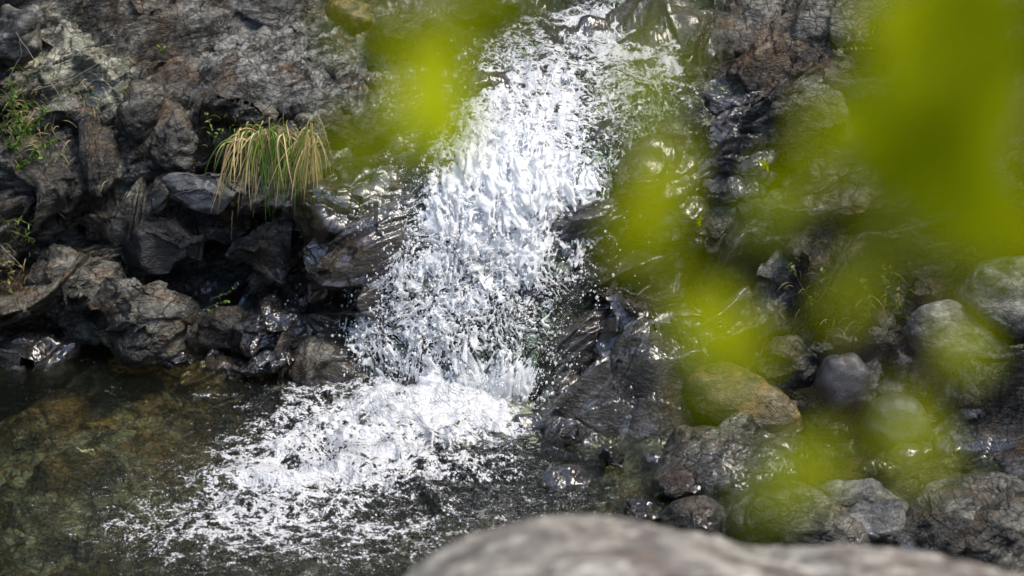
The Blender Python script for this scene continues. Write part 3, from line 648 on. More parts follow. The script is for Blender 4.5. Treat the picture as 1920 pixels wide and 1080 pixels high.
# upper right blocks
rock([(1430, 250), (1440, 195), (1500, 160), (1600, 150), (1680, 190), (1710, 290), (1690, 330), (1600, 345), (1480, 330), (1440, 300)], 1.12, .26, 'large olive-grey block above the right bank', G_, .35, .2, layers=.015)
rock([(1310, 420), (1350, 370), (1450, 350), (1570, 380), (1590, 450), (1560, 515), (1450, 510), (1330, 480)], .86, .20, 'pale wide block under the large olive-grey block', G_, .3, .22)
rock([(1560, 420), (1600, 350), (1720, 340), (1760, 420), (1740, 490), (1640, 510), (1580, 480)], .84, .20, 'brown shaded block in the right bank', BROWN, .35, .2)
rock([(1740, 420), (1780, 250), (1900, 220), (1990, 300), (1990, 470), (1860, 480), (1760, 470)], .80, .26, 'dark mossy rock wall block at the right edge', rock_mat('mossy_wall', moss=.1, warm_amt=.5), .45, .18)
rock([(1640, 200), (1700, 60), (1850, 20), (1990, 60), (1990, 240), (1850, 260), (1700, 260)], 1.15, .28, 'dark mossy rock in the top right corner', rock_mat('mossy_top', moss=.12, warm_amt=.5, off=3), .45, .2)
for k, (ol, Y, lb) in enumerate([
    ([(1315, 150), (1340, 100), (1385, 95), (1400, 130), (1380, 165), (1330, 175)], 1.60, 'leftmost brown stone of the layered pile at the stream edge'),
    ([(1385, 115), (1400, 85), (1460, 78), (1500, 95), (1490, 130), (1420, 140)], 1.62, 'topmost brown stone of the layered pile at the stream edge'),
    ([(1420, 165), (1425, 140), (1480, 125), (1530, 150), (1500, 175), (1450, 178)], 1.5, 'purplish stone at the foot of the layered pile'),
    ([(1490, 130), (1500, 95), (1530, 90), (1545, 130), (1525, 155)], 1.52, 'upright brown stone at the right end of the layered pile'),
    ([(1450, 60), (1480, 15), (1570, -10), (1600, 50), (1540, 85), (1470, 85)], 1.85, 'dark cleft block above the layered pile'),
    ([(1520, 85), (1525, 45), (1560, 60), (1590, 85), (1550, 95)], 1.62, 'pale wedge shaped stone above the layered pile')]):
    rock(ol, Y, .09, lb, BROWN if k < 4 else G_, .5, .09, layers=.012, res=2.6)
for k, (ol, Y, lb) in enumerate([
    ([(1310, 215), (1320, 175), (1400, 170), (1450, 190), (1430, 225), (1360, 235)], 1.36, 'topmost violet wet slab beside the stream'),
    ([(1300, 260), (1310, 225), (1400, 225), (1440, 250), (1420, 285), (1340, 290)], 1.22, 'second violet wet slab from the top beside the stream'),
    ([(1320, 325), (1330, 290), (1400, 275), (1450, 290), (1448, 335), (1380, 345)], 1.10, 'third violet wet slab from the top beside the stream'),
    ([(1310, 380), (1320, 345), (1390, 335), (1440, 350), (1430, 385), (1360, 395)], 1.0, 'lowest violet wet slab beside the stream')]):
    rock(ol, Y, .09, lb, WETP, .45, .09, layers=.02, res=2.6)
rock([(1282, 130), (1300, 90), (1342, 12), (1350, 15), (1330, 80), (1300, 150), (1288, 150)], 1.60, .06, 'thin sharp grey shard standing on end in the upper stream', G_, .12, .12, fine=.3, name='rock_shard', res=2.2)
rock([(1275, 110), (1285, 80), (1320, 35), (1318, 70), (1295, 115)], 1.68, .05, 'dark shard behind the thin grey shard', D_, .12, .12, fine=.3, name='rock_shard', res=2.2)
# out-of-focus boulder close to the camera
def near_rock():
    xs = [(640, 1230), (705, 1105), (820, 1045), (980, 1006), (1150, 992), (1300, 1008), (1420, 1048), (1560, 1070), (1750, 1082), (1900, 1085), (2050, 1090), (2100, 1200), (1700, 1300), (1100, 1320)]
    c = np.mean(xs, 0)
    return xs
rock(near_rock(), CAM[1] + 3.75, .45, 'large pale out-of-focus boulder at the bottom edge nearest the camera', NEAR, .25, .2, round_=True, res=7, fine=.3, cat='boulder', name='boulder')
print('rocks', time.time() - T0)

# ---------------------------------------------------------------- ground around, so the place goes on outside the frame
def sheet(name, xs, ys, zf, mat, label=None):
    X, Yy = np.meshgrid(xs, ys); Z = zf(X, Yy); P = np.stack([X, Yy, Z], -1)
    o = mesh_obj(name, P.reshape(-1, 3), grid_faces(*X.shape)[:, ::-1], mat, base=np.zeros(3)); tag(o, kind='structure'); return o
hill_m = NB('hill'); 
hm = plain('forest_soil', (.035, .038, .018), .9, 3, .6)
def near_z(X, Y):
    t = np.clip((-1.9 - Y) / 7, 0, None); z = -.35 + np.minimum(t * 3.9, 3.35)
    return z + .12 * fbm(np.stack([X * 1.3, Y * 1.3, X * 0], -1), 4, 5) - .1
sheet('near_bank', np.linspace(-14, 14, 160), np.linspace(-20, -1.35, 120), near_z, NEAR)
def far_z(X, Y):
    r = np.hypot(X * .8, np.maximum(Y - 2, 0)); z = -1.2 + np.clip(r - 2.8, 0, 14) * 1.95 + np.clip(r - 16.8, 0, 60) * .5
    return z + .8 * fbm(np.stack([X * .4, Y * .4, X * 0], -1), 4, 8)
sheet('sky_blocking_hillside', np.linspace(-45, 45, 160), np.linspace(-30, 60, 160), far_z, hm)  # unseen slope, raised steep to block low sky from the water reflections

# ---------------------------------------------------------------- pool water
def pool():
    ax = axis(-900, -20, 1940, 2500, 2.4, 16); ay = axis(590, 620, 1100, 1500, 2.0, 12)
    X, Yy = np.meshgrid(ax, ay); P = at_z(X, Yy, np.zeros_like(X))
    q = P.copy(); q[..., 2] = 0
    near = blobs(X, Yy, [(800, 790, 190, 80, 1.0), (620, 820, 200, 80, .7), (640, 900, 300, 70, .5), (900, 850, 120, 60, .5), (700, 1000, 350, 90, .35), (1050, 940, 140, 60, .35)])
    w_ = q[..., :2] * np.array([1.0, 1.15])
    q2 = np.stack([w_[..., 0], w_[..., 1], np.zeros_like(X)], -1)
    wp = np.stack([perlin(q2 * 1.7, 61), perlin(q2 * 1.7, 62), np.zeros_like(X)], -1) * .22
    big = fbm((q2 + wp) * np.array([2.1, 3.4, 1]), 3, 63)
    med = 1 - 2 * np.abs(perlin((q2 + wp) * np.array([6, 9, 1]), 64))
    sm = fbm((q2 + wp) * 26, 3, 65)
    h = near * (.05 * big + .03 * med + .020 * sm) + .004 * big + .0022 * sm
    # foam billow fronts
    for pts, wd, am in [([(380, 905), (470, 900), (560, 915), (640, 893), (720, 905), (790, 925), (830, 948)], 16, .05),
                        ([(540, 840), (600, 815), (680, 820), (760, 800), (860, 830)], 18, .035), ([(430, 940), (520, 965), (640, 960)], 14, .02),
                        ([(640, 870), (720, 862), (800, 875), (870, 880)], 16, .03), ([(600, 740), (650, 720), (720, 735)], 16, .03), ([(520, 790), (560, 770), (640, 775)], 14, .02)]:
        d, _ = seg_dist(X + 14 * perlin(q2 * 7, 66), Yy + 8 * perlin(q2 * 7, 67), pts); h = h + am * np.exp(-(d / wd) ** 2)
    h = h + .006 * fbm((q2 + wp) * np.array([5, 9, 1]), 3, 69) + .05 * blobs(X, Yy, [(800, 765, 110, 34, 1), (900, 760, 100, 26, .8), (700, 745, 70, 20, .5)]) * (1 + .5 * fbm(q2 * 12, 3, 68))
    P[..., 2] += h
    foam = blobs(X, Yy, [(800, 780, 120, 50, .75), (760, 850, 170, 50, .45), (610, 750, 110, 45, .5), (900, 770, 110, 35, .5), (950, 805, 60, 30, .6), (600, 830, 150, 70, .42), (620, 905, 230, 26, .40),
                         (480, 860, 150, 60, .36), (540, 950, 290, 65, .36), (700, 1020, 340, 70, .32), (400, 1000, 240, 80, .28), (930, 880, 90, 30, .3), (1040, 930, 120, 50, .18),
                         (330, 1000, 160, 60, .12), (560, 720, 90, 25, .15), (900, 980, 160, 40, .12), (390, 742, 45, 8, .4), (250, 880, 120, 30, .06)])
    crest = np.clip(h / .045, -.4, 1.4)
    foam = foam + .22 * crest * np.clip(near * 1.2, 0, 1) - .02
    foam = np.clip(foam, -.3, 1.25) * (1 - sstep(1120, 1200, X)) + .0
    fall_poly_base = sstep(.0, .1, foam)
    o = mesh_obj('pool_water', P.reshape(-1, 3), grid_faces(*X.shape)[:, ::1], M['pool'], attrs=dict(foam=foam), base=np.zeros(3))
    tag(o, kind='structure')
pool()

# ---------------------------------------------------------------- stream, cascade
FALL = [(640, 760), (628, 680), (650, 600), (690, 490), (750, 400), (810, 330), (830, 260), (870, 180), (890, 100), (930, 60), (1010, 40), (1100, 10), (1150, -60),
        (1400, -60), (1330, 40), (1290, 110), (1310, 170), (1310, 220), (1250, 270), (1195, 340), (1165, 430), (1125, 500), (1080, 600), (1040, 690), (1010, 770)]
def stream():
    X, Yy = np.meshgrid(np.arange(600, 1700, 2.6), np.arange(-120, 790, 2.6))
    P = base_surface(X, Yy); N = grid_normals(P); N *= np.sign((N * (CAM - P)).sum(-1))[..., None]
    sdv = poly_sd(X, Yy, FALL + []) 
    edge = sstep(-70, 30, sdv)
    q = P + np.stack([perlin(P * 4, 91), perlin(P * 4, 92), perlin(P * 4, 93)], -1) * .06
    h = .045 + .035 * fbm(q * np.array([9, 5, 5]), 4, 94) + .014 * (1 - 2 * np.abs(perlin(q * np.array([16, 8, 8]), 95)))
    h = h * (.5 + .5 * edge) - .07 * (1 - edge)
    Pd = P + N * h[..., None]
    foam = blobs(X, Yy, [(880, 440, 190, 260, .55), (960, 380, 150, 110, .25), (1000, 150, 140, 90, .25), (1000, 330, 150, 90, .55), (1100, 60, 110, 30, .75), (1200, 20, 90, 30, .4), (1040, 130, 120, 60, .25), (1200, 110, 110, 50, .30), (1000, 220, 150, 70, .4), (1260, 160, 60, 40, .25), (1180, 210, 110, 80, .2), (1250, 120, 90, 60, .15)])
    # white crest line crossing the upper stream
    d, _ = seg_dist(X, Yy, [(1120, 110), (1180, 120), (1240, 128), (1290, 150)]); foam += .4 * np.exp(-(d / 9) ** 2)
    foam = np.clip(foam, 0, 1.1) + .15 * np.clip((h - .03) / .03, -1, 1)
    F = grid_faces(*X.shape); keep = (sdv.ravel()[F] > -75).all(1); F = F[keep]
    used = np.unique(F); rm = np.full(X.size, -1); rm[used] = np.arange(len(used))
    o = mesh_obj('stream_water', Pd.reshape(-1, 3)[used], rm[F], M['stream'], attrs=dict(foam=foam.ravel()[used]), base=np.zeros(3)); tag(o, kind='structure')
stream()

def surface_nets(Fv):
    """isosurface F=0 of a (nx,ny,nz) field, inside positive. returns verts in index space, quads"""
    ins = Fv > 0
    nx, ny, nz = Fv.shape
    c = np.zeros((nx - 1, ny - 1, nz - 1), np.uint8)
    for a in (0, 1):
        for b in (0, 1):
            for e in (0, 1): c += ins[a:nx - 1 + a, b:ny - 1 + b, e:nz - 1 + e]
    act = (c > 0) & (c < 8); idx = np.full(act.shape, -1, np.int64); ii = np.argwhere(act); idx[act] = np.arange(len(ii))
    acc = np.zeros((len(ii), 3)); cnt = np.zeros(len(ii))
    corners = [(a, b, e) for a in (0, 1) for b in (0, 1) for e in (0, 1)]
    fv = {k: Fv[ii[:, 0] + k[0], ii[:, 1] + k[1], ii[:, 2] + k[2]] for k in corners}
    for p in corners:
        for axn in range(3):
            if p[axn]: continue
            q = list(p); q[axn] = 1; q = tuple(q); f0, f1 = fv[p], fv[q]; m = (f0 > 0) != (f1 > 0)
            t = np.where(m, f0 / np.where(m, f0 - f1, 1), 0); pt = np.tile(np.array(p, float), (len(ii), 1)); pt[:, axn] += t
            acc += pt * m[:, None]; cnt += m
    V = ii + acc / np.maximum(cnt, 1)[:, None]
    Q = []
    for axn in range(3):
        o1, o2 = [a for a in range(3) if a != axn]
        s0 = [slice(None)] * 3; s1 = [slice(None)] * 3; s0[axn] = slice(0, -1); s1[axn] = slice(1, None)
        A, B = ins[tuple(s0)], ins[tuple(s1)]; ed = np.argwhere(A != B)
        ed = ed[(ed[:, o1] > 0) & (ed[:, o2] > 0) & (ed[:, o1] < Fv.shape[o1] - 1) & (ed[:, o2] < Fv.shape[o2] - 1)]
        flip = A[tuple(ed.T)]
        def g(d1, d2):
            e = ed.copy(); e[:, o1] -= d1; e[:, o2] -= d2; return idx[tuple(e.T)]
        q = np.stack([g(0, 0), g(1, 0), g(1, 1), g(0, 1)], -1)
        if axn == 1: flip = ~flip
        q[~flip] = q[~flip][:, ::-1]; Q.append(q)
    Q = np.concatenate(Q); Q = Q[(Q >= 0).all(1)]
    return V, Q

def flow_dir(px, py): pass
def cascade():
    st = 1.9; xs = np.arange(590, 1400, st); ys = np.arange(-60, 800, st); hs = np.linspace(-.01, .13, 24)
    X, Yy = np.meshgrid(xs, ys, indexing='ij')
    Pb = base_surface(X, Yy); du = np.gradient(Pb, axis=0); dv = np.gradient(Pb, axis=1)
    N = np.cross(dv, du); N /= np.linalg.norm(N, axis=-1)[..., None]; N *= np.sign((N * (CAM - Pb)).sum(-1))[..., None]
    # smooth the normals so offsets do not cross
    sdv = poly_sd(X, Yy, FALL)
    wob = 22 * fbm(np.stack([X / 90, Yy / 90, X * 0], -1), 3, 101)
    edge = sstep(-12, 55, sdv + wob)
    cov = blobs(X, Yy, [(960, 340, 150, 70, .55), (1000, 260, 170, 90, .18), (900, 430, 130, 90, .32), (980, 480, 110, 90, .30), (800, 560, 60, 150, .30), (930, 640, 110, 110, .22),
                        (850, 740, 170, 45, .55), (960, 720, 90, 50, .3), (670, 590, 40, 110, .40), (940, 210, 90, 40, .2), (720, 480, 60, 70, .24), (820, 400, 60, 60, .15), (1080, 420, 70, 90, .25), (1100, 60, 100, 28, .5), (1200, 10, 90, 25, .3),
                        (960, 150, 110, 60, .02), (900, 250, 70, 80, .10), (1230, 150, 70, 60, .05), (700, 660, 60, 50, .12), (1170, 180, 110, 80, .16), (1180, 260, 60, 50, .06)])
    thick = blobs(X, Yy, [(930, 420, 200, 200, .075), (870, 660, 200, 120, .07), (1050, 100, 200, 90, .03), (700, 560, 70, 150, .05), (860, 750, 170, 35, .05)]) + .012
    hum = thick * (.55 + .95 * fbm(np.stack([X / 60, Yy / 80, X * 0], -1), 3, 111)) + .015
    cov = cov * (1.22 + .8 * fbm(np.stack([X / 46, Yy / 95, X * 0 + 3], -1), 3, 117)) + .05
    F = np.empty((len(xs), len(ys), len(hs)), np.float32)
    sx = X * .0022; sy = Yy * .0022
    # stretch along the fall, radiating slightly from the lip
    ang = (X - 980) / 900.0
    fx = sx - .25 * ang * np.clip(sy - .6, 0, 2); fy = sy
    for k, h in enumerate(hs):
        q = np.stack([fx, fy * .60, np.full_like(fx, h * 1.0) - .25 * fy], -1)
        wv_ = np.stack([perlin(q * 9, 121), perlin(q * 9, 122), perlin(q * 9, 123)], -1) * .05
        qq = q + wv_
        n1 = np.hypot(perlin(qq * 31, 131), perlin(qq * 31 + 7.7, 136)); n2 = np.hypot(perlin(qq * 58, 132), perlin(qq * 58 + 3.3, 137)); n3 = perlin(qq * 80, 133); bl = perlin(qq * 30, 134) * .65 + .5 * perlin(qq * 60, 135)
        lace = np.minimum(n1, n2 * 1.15)
        t = .10 + .15 * cov
        f = (t - lace) + .06 * n3
        body = (cov - .66) * .55 + .55 * bl + .10 * n3 - .05
        f = np.maximum(f, body)
        f = f - ((h - hum) / (thick * .50 + .013)) ** 2 * .14 - (1 - edge) * .30
        f = np.where(h < -.005, -.1, f)
        F[:, :, k] = f
    F[0] = F[-1] = -1; F[:, 0] = F[:, -1] = -1; F[:, :, 0] = F[:, :, -1] = -1
    V, Q = surface_nets(F)
    ix = V[:, 0]; iy = V[:, 1]; ih = V[:, 2]
    i0 = np.clip(ix.astype(int), 0, len(xs) - 2); j0 = np.clip(iy.astype(int), 0, len(ys) - 2); fu = (ix - i0)[:, None]; fv_ = (iy - j0)[:, None]
    def bi(A): return (A[i0, j0] * (1 - fu) + A[i0 + 1, j0] * fu) * (1 - fv_) + (A[i0, j0 + 1] * (1 - fu) + A[i0 + 1, j0 + 1] * fu) * fv_
    W = bi(Pb) + bi(N) * (hs[0] + ih * (hs[1] - hs[0]))[:, None]
    print('cascade verts', len(W), 'quads', len(Q), time.time() - T0)
    o = mesh_obj('cascade_water', W, Q, M['foam'], base=np.zeros(3)); tag(o, kind='structure')
cascade()

def splash():
    v = .0052; xs = np.arange(-.80, .22, v); ys = np.arange(.02, .66, v); zs = np.arange(-.03, .27, v)
    X, Yy = np.meshgrid(xs, ys, indexing='ij')
    g = lambda cx, cy_, sx_, sy_, a: a * np.exp(-((X - cx) / sx_) ** 2 - ((Yy - cy_) / sy_) ** 2)
    H = g(-.33, .42, .26, .12, .13) + g(-.10, .44, .16, .09, .10) + g(-.58, .48, .13, .08, .05) + g(-.36, .26, .28, .12, .045) + g(-.12, .24, .2, .08, .03)
    q2 = np.stack([X, Yy, X * 0], -1)
    H = H * (.75 + .9 * fbm(q2 * 7, 3, 151)) - .022
    F = np.empty((len(xs), len(ys), len(zs)), np.float32)
    for k, z in enumerate(zs):
        q = np.stack([X, Yy, np.full_like(X, z)], -1); q = q + .03 * np.stack([perlin(q * 9, 152), perlin(q * 9, 153), perlin(q * 9, 154)], -1)
        up = np.clip(z / .10, .25, 1.6)
        F[:, :, k] = (H - z) / .10 + up * (.55 * perlin(q * 17, 155) + .38 * perlin(q * 38, 156) + .22 * perlin(q * 75, 157)) - .10
    for a in (0, -1): F[a] = -1; F[:, a] = -1; F[:, :, a] = -1
    V, Q = surface_nets(F); W = V * v + np.array([xs[0], ys[0], zs[0]])
    tag(mesh_obj('splash_water', W, Q, M['foam'], base=np.zeros(3)), kind='structure'); print('splash', len(W))
splash()

def icosa():
    p = (1 + 5 ** .5) / 2
    v = np.array([(-1, p, 0), (1, p, 0), (-1, -p, 0), (1, -p, 0), (0, -1, p), (0, 1, p), (0, -1, -p), (0, 1, -p), (p, 0, -1), (p, 0, 1), (-p, 0, -1), (-p, 0, 1)], float)
    f = np.array([(0, 11, 5), (0, 5, 1), (0, 1, 7), (0, 7, 10), (0, 10, 11), (1, 5, 9), (5, 11, 4), (11, 10, 2), (10, 7, 6), (7, 1, 8), (3, 9, 4), (3, 4, 2), (3, 2, 6), (3, 6, 8), (3, 8, 9), (4, 9, 5), (2, 4, 11), (6, 2, 10), (8, 6, 7), (9, 8, 1)])
    return v / np.linalg.norm(v, axis=1)[:, None], f
def droplets():
    iv, if_ = icosa(); r = np.random.default_rng(3); V, F = [], []; n0 = 0; pts = []
    zones = [(700, 560, 55, 130, 1500, .05, .16), (850, 600, 130, 130, 1500, .08, .2), (760, 470, 80, 90, 700, .05, .18), (820, 340, 70, 70, 450, .05, .18), (880, 220, 70, 90, 350, .03, .15),
             (1080, 600, 50, 90, 260, .04, .14), (1180, 350, 50, 110, 250, .03, .12), (800, 735, 150, 35, 2200, .02, .2), (960, 740, 90, 50, 500, .03, .16), (1050, 180, 160, 100, 300, .03, .1), (600, 680, 60, 60, 130, .02, .12), (1000, 420, 120, 160, 700, .1, .2)]
    C_, Rad, Sd = [], [], []
    for cx, cy_, rx, ry, n, h0, h1 in zones:
        na = max(4, n // 9); m = 14; n = na * m
        ax_ = cx + r.normal(size=na) * rx * .7; ay_ = cy_ + r.normal(size=na) * ry * .7 - 20
        tt = np.cumsum(r.exponential(1.0, (na, m)), 1) / m; vx = r.normal(size=(na, 1)) * 38; vy = r.normal(size=(na, 1)) * 22 - 8; gg = r.uniform(35, 95, (na, 1))
        px = (ax_[:, None] + vx * tt + r.normal(size=(na, m)) * 2.0).ravel(); py = (ay_[:, None] + vy * tt + gg * tt * tt + r.normal(size=(na, m)) * 2.0).ravel()
        h = (r.uniform(h0, h1, (na, 1)) + r.normal(size=(na, m)) * .006).ravel()
        py = np.minimum(py, 775); P = base_surface(px, py)
        toC = (CAM - P); toC /= np.linalg.norm(toC, axis=1)[:, None]; toC[:, 2] += .15
        P = P + toC * h[:, None]; C_.append(P); rad = (.0009 + .0050 * r.random(n) ** 5) * np.repeat(r.uniform(.6, 1.3, na), m); Rad.append(rad)
        Sd.append(np.stack([r.uniform(.8, 1.1, n), r.uniform(.8, 1.1, n), r.uniform(.9, 1.8, n)], -1))
    C_ = np.concatenate(C_); Rad = np.concatenate(Rad); Sd = np.concatenate(Sd); ok = C_[:, 2] > 0.0; C_, Rad, Sd = C_[ok], Rad[ok], Sd[ok]
    V = (C_[:, None] + iv[None] * Rad[:, None, None] * Sd[:, None]).reshape(-1, 3); F = (if_[None] + 12 * np.arange(len(C_))[:, None, None]).reshape(-1, 3)
    o = mesh_obj('water_droplets', V, F, M['foam'], base=np.zeros(3)); tag(o, 'white spray of droplets thrown off around the waterfall', 'spray', kind='stuff')
droplets()
print('water', time.time() - T0)

# ---------------------------------------------------------------- plants
class MB:
    def __init__(s): s.V, s.F, s.T, s.n = [], [], [], 0
    def add(s, V, F, tone):
        s.V.append(V); s.F.append(np.asarray(F) + s.n); s.T.append(np.full(len(V), tone)); s.n += len(V)
    def build(s, name, mat, parent=None):
        F = s.F
        return mesh_obj(name, np.concatenate(s.V), np.concatenate(F), mat, parent, attrs=dict(tone=np.concatenate(s.T)), base=None)
def ribbon(pts, w, nrm_hint, fold=.25, taper=True):
    """3-vert-wide blade along pts"""
    pts = np.asarray(pts); n = len(pts); tg = np.gradient(pts, axis=0); tg /= np.linalg.norm(tg, axis=1)[:, None] + 1e-9
    sd_ = np.cross(tg, nrm_hint); sd_ /= np.linalg.norm(sd_, axis=1)[:, None] + 1e-9; nn = np.cross(sd_, tg)
    t = np.linspace(0, 1, n); ww = w * (np.clip(1.15 - t, 0, 1) ** .6 * (1 if not taper else np.minimum(1, .5 + 2 * t)))[:, None]
    ww = w * ((1 - t ** 3) * np.minimum(1, .55 + t * 2))[:, None]
    V = np.concatenate([pts - sd_ * ww + nn * ww * fold, pts, pts + sd_ * ww + nn * ww * fold])
    i = np.arange(n - 1); F = np.concatenate([np.stack([i, i + 1, i + 1 + n, i + n], -1), np.stack([i + n, i + n + 1, i + 1 + 2 * n, i + 2 * n], -1)])
    return V, F
def leaf(base, dirv, nrm, L, W, curl=.15):
    dirv = dirv / np.linalg.norm(dirv); sd_ = np.cross(dirv, nrm); sd_ /= np.linalg.norm(sd_) + 1e-9; nn = np.cross(sd_, dirv)
    t = np.linspace(0, 1, 8); prof = np.sin(np.pi * t ** .8) * .5 * W * (1 - .15 * t); c = base + np.outer(t * L, dirv) - np.outer(curl * L * t ** 2, nn)
    e = np.outer(prof, sd_); up = np.outer(prof * .25, nn)
    V = np.concatenate([c - e + up, c, c + e + up]); n = 8; i = np.arange(n - 1)
    F = np.concatenate([np.stack([i, i + 1, i + 1 + n, i + n], -1), np.stack([i + n, i + n + 1, i + 1 + 2 * n, i + 2 * n], -1)])
    return V, F
def tube(pts, r0, r1, k=6):
    pts = np.asarray(pts, float); n = len(pts); tg = np.gradient(pts, axis=0); tg /= np.linalg.norm(tg, axis=1)[:, None]
    a = np.cross(tg, [.3, .2, .93]); a /= np.linalg.norm(a, axis=1)[:, None]; b = np.cross(tg, a); th = np.arange(k) / k * 2 * math.pi
    rr = np.linspace(r0, r1, n)[:, None, None]
    V = (pts[:, None] + rr * (a[:, None] * np.cos(th)[None, :, None] + b[:, None] * np.sin(th)[None, :, None])).reshape(-1, 3)
    F = [(i * k + j, i * k + (j + 1) % k, (i + 1) * k + (j + 1) % k, (i + 1) * k + j) for i in range(n - 1) for j in range(k)]
    return V, np.array(F)
pr = np.random.default_rng(11)
S_PX = 0.0022

def grass_tuft(roots, n, Y, lenr, label, dryshare, fallx=(-60, 60), wid=.0028, up=.35):
    g, dr = MB(), MB()
    e = empty('grass_tuft', at_y(np.mean([r[0] for r in roots]), np.mean([r[1] for r in roots]), Y))
    for i in range(n):
        k = pr.integers(len(roots)); rx, ry, sp_, dxm = roots[k]
        px = rx + pr.normal() * sp_; py = ry + pr.normal() * 12; b = at_y(px, py, Y + pr.normal() * .02)
        L = pr.uniform(*lenr); dx = dxm + pr.normal() * .22; t = np.linspace(0, 1, 12)
        a = pr.uniform(.02, up)
        x = dx * (t * 1.2 - .35 * t * t) * L; z = a * L * np.sin(np.pi * np.minimum(t * 1.3, 1)) * .5 - L * pr.uniform(.65, 1.1) * t ** 1.45
        yy = -L * (.32 * t - .06 * t * t) * pr.uniform(.2, 1.8)
        pts = b + np.stack([x, yy, z], -1) + np.cumsum(np.cumsum(pr.normal(size=(12, 3)) * .0011, 0), 0)
        V, F = ribbon(pts, wid * pr.uniform(.6, 1.3), np.array([pr.normal() * .6, -1, .5]))
        isdry = pr.random() < dryshare[k]
        (dr if isdry else g).add(V - np.array(e.location), F, pr.random())
    if g.V: g.build('green_blades', M['green_blade'], e)
    if dr.V: dr.build('dry_blades', M['dry_blade'], e)
    tag(e, label, 'grass')
# roots: px, py, spread, sideways lean
grass_tuft([(478, 258, 16, -.30), (510, 250, 16, -.02), (530, 256, 16, .12)], 240, 1.06, (.10, .38), 'drooping tuft of green and straw coloured grass on the left bank', [.7, .4, .4], up=.45)
grass_tuft([(588, 248, 6, .02), (580, 256, 6, -.18)], 80, 1.03, (.14, .34), 'dry straw coloured hanks of grass hanging right of the green tuft', [.93, .85], up=.15)

def leafy_plant(stems, Y, label, mat, ls=(.015, .03), name='plant', cat='plant', dens=10, stem_mat='twig', wr=.5):
    e = empty(name, at_y(stems[0][0][0], stems[0][0][1], Y)); o0 = np.array(e.location); st, lf = MB(), MB()
    for pl in stems:
        P = np.array([at_y(x, y, Y - .03 * i + pr.normal() * .01) for i, (x, y) in enumerate(pl)])
        t = np.linspace(0, len(P) - 1, 5 * len(P)); Q = np.stack([np.interp(t, np.arange(len(P)), P[:, a]) for a in range(3)], -1)
        Q += np.cumsum(pr.normal(size=Q.shape) * .0008, 0)
        V, F = tube(Q, .0022, .0009, 5); st.add(V - o0, F, .5)
        tot = np.linalg.norm(np.diff(Q, axis=0), axis=1).sum(); nl = max(4, int(tot / .1 * dens))
        for i in range(nl):
            s = pr.uniform(.15, 1); j = min(int(s * (len(Q) - 1)), len(Q) - 2); b = Q[j] + (Q[j + 1] - Q[j]) * pr.random()
            dv = pr.normal(size=3); dv[1] -= .5; dv[2] -= .1
            nr = pr.normal(size=3) * .5 + np.array([0, -.5, 1]); L = pr.uniform(*ls)
            V, F = leaf(b, dv, nr, L, L * pr.uniform(wr * .8, wr * 1.2)); lf.add(V - o0, F, pr.random())
    st.build('stem', M[stem_mat], e); lf.build('foliage', M[mat], e); tag(e, label, cat); return e
leafy_plant([[(10, 330), (20, 260), (50, 190)], [(0, 300), (60, 240), (90, 200)], [(20, 340), (70, 280), (105, 255)], [(-20, 280), (30, 200), (20, 150)], [(5, 330), (45, 300), (85, 290)], [(-20, 330), (20, 290), (60, 230)]],
            1.12, 'leafy green shrub on the left edge of the bank', 'green_leaf', (.016, .034), 'shrub', 'shrub', 13)
leafy_plant([[(-10, 420), (30, 410), (60, 425)], [(10, 430), (35, 440), (65, 450)]], 1.0, 'small pointed green plant at the left edge below the shrub', 'green_leaf', (.02, .045), dens=9, wr=.2)
leafy_plant([[(20, 500), (15, 530), (30, 560)], [(0, 480), (40, 500)]], .95, 'yellowing sprig above the far left waterline', 'olive_leaf', (.012, .028), dens=8)
leafy_plant([[(305, 100), (298, 88), (312, 84)], [(300, 100), (305, 95)]], 1.60, 'tiny green sprig high on the left bank', 'green_leaf', (.012, .02), dens=25)
leafy_plant([[(395, 560), (430, 548), (450, 530)]], .92, 'small sprig with one green leaf above the small grey-green rock', 'green_leaf', (.010, .02), dens=5)
leafy_plant([[(375, 585), (405, 570), (430, 562)]], .9, 'low green sprig beside the small grey-green rock', 'green_leaf', (.012, .022), dens=9)
leafy_plant([[(392, 262), (398, 240), (384, 212)], [(405, 265), (410, 250), (420, 240)]], 1.12, 'thin sprout left of the drooping grass tuft', 'green_leaf', (.012, .022), dens=9)
leafy_plant([[(1535, 585), (1505, 540), (1475, 490)], [(1545, 590), (1560, 540), (1540, 500)], [(1555, 590), (1590, 540), (1600, 500)]], .62, 'young leafy plant growing from the dark gap above the ochre boulder', 'green_leaf', (.016, .03), dens=7)
leafy_plant([[(1650, 590), (1665, 540), (1655, 500)], [(1660, 600), (1690, 560), (1685, 530)], [(1640, 590), (1630, 560), (1620, 520)]], .60, 'brownish undergrowth plant left of the big weathered boulder', 'olive_leaf', (.014, .028), dens=9)
leafy_plant([[(1790, 490), (1810, 475), (1830, 460)], [(1800, 495), (1825, 480), (1845, 478)]], .62, 'small clover-like plant on top of the big weathered boulder', 'green_leaf', (.014, .024), dens=14, wr=.8)
leafy_plant([[(1435, 318), (1437, 308), (1430, 300)]], 1.0, 'single bright green leaf cluster on the violet wet slabs', 'near_leaf', (.018, .03), dens=20)
leafy_plant([[(1310, 430), (1309, 415), (1314, 405)]], .78, 'bright yellow-green moss sprig on the wet ledge', 'near_leaf', (.010, .018), dens=40, wr=.7)
leafy_plant([[(1600, 85), (1620, 65), (1640, 60)], [(1570, 95), (1600, 88), (1630, 90)]], 1.4, 'yellowish weed above the layered pile', 'olive_leaf', (.012, .022), dens=9)
